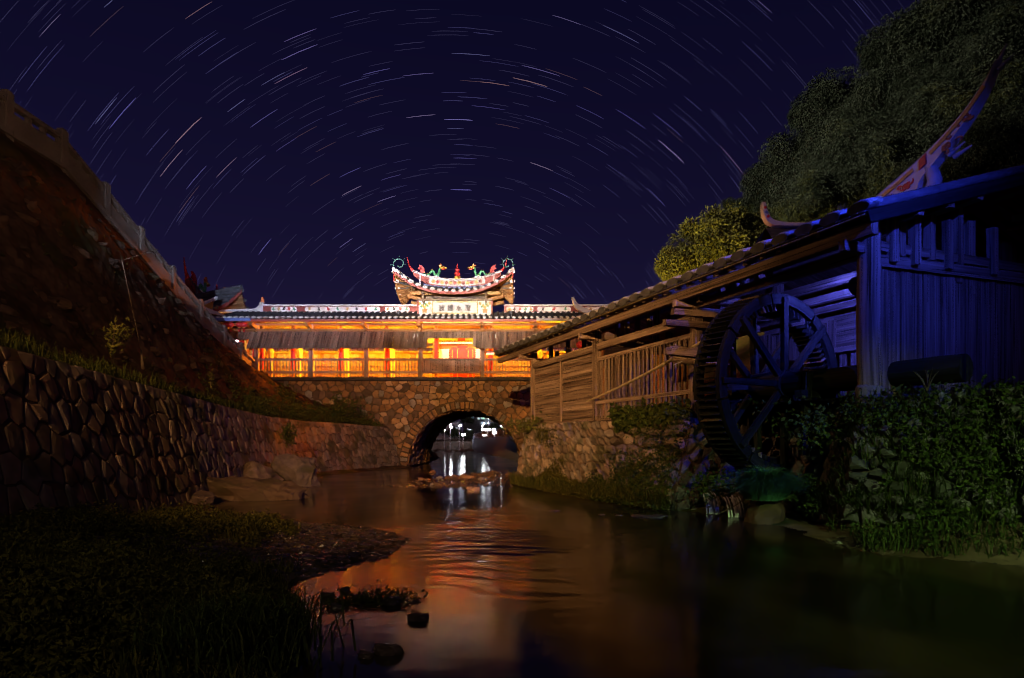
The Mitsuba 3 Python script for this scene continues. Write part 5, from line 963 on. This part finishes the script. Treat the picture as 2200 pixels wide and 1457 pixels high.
m = MB(); n = 3600; a = rv.uniform(0, 6.283, n); r_ = .34 * np.sqrt(rv.random(n)); o = np.stack([np.cos(a), np.sin(a), 0 * a], 1); blades(m, np.array([4.72, 12.15, .42]) + o * r_[:, None] + np.stack([0 * a, 0 * a, .28 * (1 - (r_ / .34) ** 2)], 1), .42, .013, rv, 1.5, .0, out=o * (.4 + 2 * r_[:, None])); put(thing('grass_tuft', 'dense round tuft of bluish green grass below the water wheel', 'grass tuft'), None, m, 'tuft_leaf')
rock('wall_foot_rock', 'dark earth hump under the round grass tuft below the wheel', 'rock', (4.78, 12.2, .12), (.36, .36, .42), 131, 'stone_dark', None, 2)
for i, (px, py) in enumerate([(1745, 1105), (1668, 1118), (1845, 1090)]):
    y = 1.5 * F / (py - 950) - .2; k = thing('fern', ('fern in the shore grass, middle one of three', 'low fern at the shore next to the little falls', 'fern at the foot of the rubble wall, rightmost of three')[i], 'fern'); r = np.random.default_rng(140 + i); m = MB(); c = np.array([(px - 1100) * y / F, y, .3])
    for q in range(11):
        a = q * .57 + r.uniform(0, .3); o = np.array([math.cos(a), math.sin(a), 0]); fr = curve([c, c + o * .12 + (0, 0, .22), c + o * .3 + (0, 0, .26), c + o * .42 + (0, 0, .14)], 5); leaf_cloud(m, np.repeat(fr, 4, 0), .085, .028, r, .1, .6, .02)
    put(k, None, m, 'leaf')
# little falls
for i, (px, w, h, yy) in enumerate([(1526, .24, .42, 13.75), (1577, .30, .38, 13.1)]):
    k = structure('waterfall', ('narrow little fall left of the stick under the wheel', 'wider little fall right of the stick under the wheel')[i], cat=None); x = (px - 1100) * yy / F; m = MB()
    for q in range(7):
        xx = x + w * (q / 6 - .5) + R.normal(0, .012); c = curve([(xx, yy + .14, h + R.normal(0, .02)), (xx, yy + .03, h * .9), (xx + .02, yy - .08, h * .45), (xx + .03, yy - .12, .0)], 6); tube(m, c, np.linspace(.014, .026, len(c)) * R.uniform(.6, 1.3), 6, flat=.5)
    put(k, None, m, 'fall_water')
b = MB(); p = curve([at(1540, 1106, 12.9), at(1580, 1086, 12.8) , at(1612, 1066, 12.7) + (0, 0, .04)], 8); tube(b, p, np.linspace(.014, .008, len(p)), 6); put(thing('fallen_branch', 'thin dead branch leaning from the water over the little falls', 'branch'), None, b, 'bark')
b = MB(); p = at(590, 1118, 12.6); p[2] = -.02; tube(b, [p, p + (.10, -.25, .12)], [.014, .008], 6); put(thing('fallen_branch', 'short dark stick poking out of the water below the big boulder', 'branch'), None, b, 'bark')

# ------------------------------------------------------------------ trees
def crown_mesh(seed, n_lump, per, spread, lump, leaf, hue, droop=.5):
    r = np.random.default_rng(seed); m = MB()
    for q in range(n_lump):
        d = unit(r.normal(size=3)); d[2] = abs(d[2]) * 1.2 - .35; c = d * np.array(spread) * r.uniform(.35, .95); s = lump * r.uniform(.65, 1.25); n = int(per * r.uniform(.7, 1.3))
        v = unit(r.normal(size=(n, 3))); rad = s * r.random(n) ** .4; C = c + v * rad[:, None] * (1, 1, .8); leaf_cloud(m, C, leaf, leaf * .34, r, droop, np.clip(.2 + .75 * r.random() + .25 * v[:, 2], 0, 1), hue, out=v * .7)
    return m
CROWNS = [crown_mesh(200 + q, 36, 860, (1, 1, 1.1), .34, .07, h, .9) for q, h in enumerate((.10, .25, .15, .35))]
CROWNS = [m.ply('leaf_bamboo') for m in CROWNS]
def tree(name, label, c, rad, variant, group=None, own=None, rot=0.0):
    k = thing(name, label, 'tree', group); c = np.asarray(c, float); gz = float(ground_z(c[0], c[1])); base = np.array([c[0], c[1], min(gz, c[2] - rad) - .3]); b = MB(); top = c + (0, 0, .35 * rad)
    tube(b, curve([base, base * .5 + c * .5 + (.1, 0, 0), top], 6), np.linspace(.08, .015, 13) * rad, 8); put(k, 'trunk', b, 'bark'); b = MB(); r = np.random.default_rng(variant + int(rot))
    for q in range(5):
        a = q * 1.26 + rot; e = c + np.array([math.cos(a), math.sin(a), .2 + .3 * r.random()]) * rad * .7; tube(b, [c - (0, 0, rad * .4), (c + e) / 2, e], np.array([.03, .02, .006]) * rad, 6)
    put(k, 'limbs', b, 'bark'); d = dict(own or CROWNS[variant]); d['to_world'] = T().translate(list(c)).rotate([0, 0, 1], math.degrees(rot)).scale([rad, rad, rad * r.uniform(.95, 1.2)]); scene[k + '__crown'] = d
HT = [(1655, 455, 70, 45), (1700, 385, 80, 43), (1790, 270, 85, 41), (1760, 400, 90, 38), (1862, 290, 100, 39), (1880, 410, 90, 33), (1950, 175, 115, 40), (1970, 330, 100, 34), (2050, 95, 125, 39), (2060, 260, 110, 33), (2140, 30, 140, 38), (2150, 190, 120, 33), (2200, 110, 130, 34), (2180, 330, 110, 28), (2090, 380, 100, 26), (1600, 470, 50, 50), (2240, 240, 120, 30), (1980, 420, 80, 27), (1720, 470, 70, 33), (2010, 200, 90, 36), (1905, 235, 75, 37), (1830, 350, 80, 35)]
HTL = {0: 'low hillside tree just above the small roof horn', 1: 'hillside tree on the skyline above the small roof horn', 2: 'tall hillside tree forming the left shoulder of the skyline', 6: 'hillside tree on the skyline right of the tall shoulder tree', 8: 'high hillside tree on the skyline above the big roof horn', 10: 'topmost hillside tree at the upper right corner', 15: 'lowest dark hillside tree behind the yellow lit foliage'}
for i, (px, py, r, y) in enumerate(HT): tree('hillside_tree', HTL.get(i, 'dim leafy tree inside the dense hillside foliage below the skyline'), at(px, py, y), r * y / F * 1.12, i % 4, 'trees on the right hillside', rot=i * 1.7)
own = crown_mesh(300, 34, 460, (1, .9, .95), .34, .11, .8, .25).ply('leaf')
for (px, py, r, y, lab) in ((1540, 535, 88, 34.2, 'yellow lit leafy tree behind the mill roof, the tallest of the yellow ones'), (1455, 580, 52, 34.6, 'small yellow lit tree at the left edge of the yellow foliage'), (1605, 520, 62, 35.0, 'yellow green tree beside the small roof horn')): tree('yellow_tree', lab, at(px, py, y), r * y / F * 1.05, 0, own=own, rot=px)

# ------------------------------------------------------------------ beyond the arch
wf = thing('far_river_wall', 'dark river wall with a thin fence beyond the arch', 'wall'); A, B_ = np.array([.75, 50, 0]), np.array([-6.9, 112, 0])
b = MB(); beam(b, A + (.3, 0, .9), B_ + (.3, 0, .9), .5, 2.2); put(wf, 'wall', b, 'concrete')
b = MB()
for t in np.linspace(0, 1, 70): p = A + (B_ - A) * t + (.2, 0, 2.0); beam(b, p, p + (0, 0, .9), .05, .05, up=(0, 1, 0))
put(wf, 'fence_bars', b, 'concrete', kind='stuff'); b = MB(); beam(b, A + (.2, 0, 2.9), B_ + (.2, 0, 2.9), .07, .07); beam(b, A + (.2, 0, 2.1), B_ + (.2, 0, 2.1), .06, .06); put(wf, 'fence_rail', b, 'concrete')
b = MB(); beam(b, (-16, 114, .7), (-6.5, 114, .7), .6, 1.8); put(thing('weir_wall', 'low dark wall across the far end of the water', 'wall'), None, b, 'stone_bank')
for i in range(8): rock('stepping_stone', 'square dark stepping stone in the far water below the weir wall', 'stone', (-12.5 + i * .85, 107, .12), (.3, .3, .25), 150 + i, 'granite', 'stepping stones beyond the arch', 1)
hb = thing('apartment_house', 'far dark house with lit white windows beyond the arch', 'house'); yb = 128.0
b = MB(); beam(b, (-9.6, yb + 4, 6), (2.0, yb + 4, 6), 8, 12); put(hb, 'wall', b, 'stone_grey')
for (p0, p1, q0, q1, rgb) in ((1026, 1031, 894.5, 901.5, (.55, .68, .72)), (1033, 1036, 896, 901, (.4, .55, .6)), (1037, 1041, 896, 901, (.5, 1.2, .7)), (1043, 1045, 897, 901, (.3, .3, .3)), (1011, 1014, 895, 900, (.6, 1.1, 1.5)), (1016, 1017.5, 895, 900, (.3, .6, .8)), (1033, 1046, 906.5, 912, (.35, .45, .55))):
    a, c = at(p0, q1, yb), at(p1, q0, yb); b = MB(); grid(b, np.array([[(a[0], yb - .03, a[2]), (c[0], yb - .03, a[2])], [(a[0], yb - .03, c[2]), (c[0], yb - .03, c[2])]]), np.zeros((2, 2, 2)), flip=True); put(hb, 'lit_window', b, 'ink', emitter=glow(rgb, .02))
h2b = thing('low_house', 'low far house with a pale lit wall left of the lamps beyond the arch', 'house'); b = MB(); beam(b, (-17, 124, 3.6), (-9.8, 124, 3.6), 5, 3.2); put(h2b, 'wall', b, 'concrete'); b = MB(); beam(b, (-17.4, 124, 5.3), (-9.5, 124, 5.3), 6, .3); put(h2b, 'roof', b, 'tile')
for (p0, p1, q0, q1) in ((1004, 1006, 921, 925), (1008, 1012, 922, 926), (976, 982, 919, 920.5)):
    a, c = at(p0, q1, 121), at(p1, q0, 121); b = MB(); grid(b, np.array([[(a[0], 121.4, a[2]), (c[0], 121.4, a[2])], [(a[0], 121.4, c[2]), (c[0], 121.4, c[2])]]), np.zeros((2, 2, 2)), flip=True); put(h2b, 'lit_window', b, 'ink', emitter=glow((2.2, 2.5, 2.8), .02))
LAMPS = [([(968, 912.5, 3.0), (970.5, 918, 3.6), (966, 917, 1.6)], 112, 'three globe street lamp at the far left beyond the arch'), ([(990, 914, 3.4), (985, 914.5, 1.6)], 113, 'two globe street lamp second from the left beyond the arch'), ([(956, 924.5, 2.0)], 111, 'single small street lamp leftmost beyond the arch'),
         ([(993.2, 934, 3.6), (998.2, 934, 3.6)], 109, 'two globe street lamp above the weir wall beyond the arch'), ([(1038, 935, 3.6), (1043, 935, 3.6)], 106, 'two globe street lamp on a pale lit post at the far wall'), ([(1037, 923, 4.6), (1043, 923.5, 4.8), (1051, 923.5, 5.0), (1061, 924, 6.0)], 108, 'cluster of four bright globes at the middle beyond the arch'),
         ([(1060.5, 930.5, 4.0), (1066.5, 930, 3.6)], 107, 'two globe street lamp just below the bright cluster'), ([(1077, 913.8, 4.6), (1087, 915, 3.4)], 100, 'two globe street lamp rightmost beyond the arch'), ([(1039.5, 910.5, 2.8), (1036.5, 915.5, 2.6)], 118, 'two globe lamp under the lit windows of the far house'), ([(1049.5, 898.5, 2.4), (1049.5, 909, 2.0)], 127.5, 'two round lamps on the corner of the far house')]
for L_, y, lab in LAMPS:
    k = thing('street_lamp', lab, 'street lamp', 'street lamps beyond the arch'); ps = [at(a, q, y) for a, q, _ in L_]
    for p, (_, _, r) in zip(ps, L_):
        R0 = r * y / F * .62; b = MB(); lathe(b, [(R0 * math.cos(t), R0 * math.sin(t)) for t in np.linspace(-1.57, 1.57, 7)], p, 10); put(k, 'globe', b, 'plaster', emitter=glow((52, 57, 74), .15))
    c = np.mean(ps, 0); gz = float(ground_z(c[0], c[1])); b = MB(); tube(b, [(c[0] - .1, c[1] + .25, min(gz, c[2] - 2.4)), (c[0] - .1, c[1] + .25, c[2] + .1)], .07, 6)
    for p in ps: tube(b, [(c[0] - .1, c[1] + .25, c[2] - .2), p + (0, .1, -.1)], .04, 5)
    put(k, 'post', b, 'lime')
for i, (px, py, r, y) in enumerate([(975, 932, 16, 119), (1008, 934, 12, 117), (1000, 902, 18, 126), (950, 928, 10, 116), (1062, 922, 14, 118)]): tree('far_tree', ('dark green shrub left of the lamp pair above the weir wall', 'green shrub between the two lamp posts beyond the arch', 'dark tree at the top of the arch opening beside the far house', 'olive bush at the left edge of the arch opening', 'green tree behind the bright lamp cluster')[i], at(px, py, y), r * y / F, i % 4, rot=i)

# ------------------------------------------------------------------ star trails: the sky wheels round a pole low over the bridge
sk = structure('sky', 'night sky with curved star trails'); rs = np.random.default_rng(77)
POLE = unit(at(995, 868, 10.0) - CAM); e1 = unit(np.cross(POLE, (0, 0, 1.0))); e2 = np.cross(e1, POLE); RAD = 2500.0
def trail(mb, rho, th, arc, w):
    t = np.linspace(th, th + arc, max(5, int(arc * 60) + 3)); d = math.cos(rho) * POLE[None] + math.sin(rho) * (np.cos(t)[:, None] * e1 + np.sin(t)[:, None] * e2)
    if d[:, 2].min() < .02: return
    d = d + rs.normal(0, w * .12, (len(t), 1)) * unit(d - POLE); s = unit(d - (d @ POLE)[:, None] * POLE) * (w / 2) * np.minimum(1, 4 * np.minimum(np.linspace(0.1, 1, len(t)), np.linspace(1, .1, len(t))))[:, None]
    P = np.stack([d + s, d - s], 1) * RAD + np.array(CAM); grid(mb, P, np.zeros((len(t), 2, 2)))
ARC = math.radians(6.2)
for col, n, w0, nm in (((.052, .048, .150), 1700, .00042, 'faint_blue_trails'), ((.038, .034, .088), 8500, .00036, 'dim_trails'), ((.085, .045, .060), 520, .00042, 'faint_red_trails'), ((.11, .11, .26), 220, .0006, 'blue_trails')):
    m = MB()
    for q in range(n): trail(m, math.acos(1 - 1.25 * rs.random()), rs.uniform(0, 2 * math.pi), ARC * rs.uniform(.5, 1.08), w0 * rs.uniform(.6, 1.5))
    put(sk, nm, m, 'ink', kind='stuff', emitter=glow(col, 0.0))
BR = [((378, 309), (432, 251), (.62, .42, .38), 1.9), ((345, 381), (391, 321), (.5, .36, .36), 1.6), ((236, 278), (291, 209), (.24, .24, .62), 1.6), ((954, 259), (1016, 257), (.42, .42, .80), 1.6), ((1022, 179), (1095, 181), (.5, .30, .22), 1.5), ((1101, 173), (1177, 181), (.55, .36, .28), 1.7), ((1411, 305), (1473, 347), (.55, .48, .60), 1.9), ((1138, 351), (1189, 366), (.45, .38, .44), 1.5), ((1543, 317), (1603, 373), (.36, .24, .26), 1.4), ((466, 383), (508, 336), (.42, .30, .32), 1.3),
      ((606, 131), (681, 94), (.30, .28, .55), 1.5), ((590, 181), (660, 145), (.42, .28, .34), 1.4), ((735, 421), (776, 399), (.45, .38, .45), 1.5), ((968, 408), (1013, 409), (.28, .28, .70), 1.7), ((873, 255), (935, 245), (.38, .34, .46), 1.3), ((811, 435), (850, 420), (.34, .32, .5), 1.3), ((402, 408), (442, 355), (.22, .22, .5), 1.2), ((538, 275), (596, 234), (.22, .22, .5), 1.2), ((1120, 147), (1205, 158), (.28, .26, .5), 1.3), ((610, 90), (680, 62), (.3, .26, .5), 1.2), ((557, 549), (581, 511), (.24, .24, .58), 1.4), ((730, 533), (757, 512), (.30, .28, .52), 1.3), ((1320, 240), (1390, 272), (.16, .16, .42), 1.3), ((1400, 250), (1470, 290), (.18, .18, .44), 1.2), ((84, 80), (130, 30), (.3, .26, .36), 1.2), ((398, 42), (455, 3), (.42, .26, .22), 1.3), ((865, 165), (932, 156), (.26, .24, .46), 1.2), ((780, 160), (838, 148), (.22, .22, .5), 1.2), ((1610, 0), (1665, 20), (.3, .28, .4), 1.2), ((1185, 39), (1250, 47), (.28, .26, .42), 1.2), ((730, 381), (775, 360), (.2, .2, .5), 1.2), ((974, 340), (1024, 341), (.16, .16, .4), 1.1), ((1013, 230), (1086, 234), (.15, .14, .36), 1.1), ((1236, 232), (1300, 251), (.14, .14, .36), 1.1), ((1390, 405), (1430, 443), (.18, .18, .45), 1.2), ((1180, 405), (1225, 425), (.14, .14, .34), 1.1), ((640, 300), (590, 322), (.15, .14, .34), 1.1), ((818, 388), (861, 375), (.16, .15, .36), 1.1)]
for (a, c, col, w) in BR:
    d0, d1 = unit(at(*a, 10.0) - CAM), unit(at(*c, 10.0) - CAM); rho = (math.acos(d0 @ POLE) + math.acos(d1 @ POLE)) / 2; t0, t1 = math.atan2(d0 @ e2, d0 @ e1), math.atan2(d1 @ e2, d1 @ e1); m = MB()
    if t1 < t0: t0, t1 = t1, t0
    if t1 - t0 > math.pi: t0, t1 = t1, t0 + 2 * math.pi
    trail(m, rho, t0, t1 - t0, .0005 * w); 
    if m.n: put(sk, 'star_trail', m, 'ink', emitter=glow(np.array(col) * (.44, .38, .55), 0.0))
# ------------------------------------------------------------------ flood lamps (unseen, placed and coloured for what they light)
def flood(key, name, label, stand_z):
    d = UNSEEN_FLOODS[key]; p, aim = np.array(d['pos']), np.array(d['aim']); e = unit(aim - p); k = thing(name, label, 'unseen_floodlight')  # unseen fixture built around its spot, kind and place chosen
    h = MB(); tube(h, [p - e * .34, p - e * .30, p - e * .02, p], [.10, .15, .19, .20], 14, cap=False); tube(h, [p - e * .35, p - e * .34], [.02, .10], 14); put(k, 'housing', h, 'iron')
    y = MB(); tube(y, [p - e * .2 - (0, 0, .17), (p[0] - e[0] * .2, p[1] - e[1] * .2, stand_z)], .035, 8); put(k, 'pole', y, 'iron')
    scene['light_' + key] = {'type': 'spot', 'to_world': T().look_at(origin=list(p + e * .02), target=list(aim), up=[0, 0, 1]), 'intensity': {'type': 'rgb', 'value': [float(c) for c in d['rgb']]}, 'cutoff_angle': d['cut'], 'beam_width': d['beam']}
flood('roof_left', 'unseen_floodlight', 'unseen cool white flood lamp on a pole behind the photographer aimed at the left roof', 0)
flood('roof_right', 'unseen_floodlight', 'unseen white flood lamp on a pole behind the photographer aimed at the name board', 0)
flood('bank', 'unseen_floodlight', 'unseen warm flood lamp on a pole behind the photographer aimed at the arch', 0)
flood('stair', 'unseen_floodlight', 'unseen amber flood lamp at the stair railing aimed at the mill', 11)
flood('hill', 'unseen_floodlight', 'unseen pale flood lamp at the stair railing aimed at the hillside trees', 11)
flood('blue', 'unseen_floodlight', 'unseen blue flood lamp on the right bank aimed at the water wheel', .4)
flood('yellow', 'unseen_floodlight', 'unseen yellow flood lamp behind the mill under the leafy tree', 2.2)
flood('slope', 'unseen_floodlight', 'added dim warm fill lamp, unseen behind the photographer, aimed at the left embankment', 0)
flood('inner', 'unseen_floodlight', 'unseen small blue lamp under the mill roof aimed at the partition boards', 4.9)
flood('weeds', 'unseen_floodlight', 'unseen greenish flood lamp high behind the photographer aimed at the right shore', 0)
flood('grass', 'unseen_floodlight', 'added dim fill lamp, unseen high behind the photographer, aimed at the left foreground', 0)
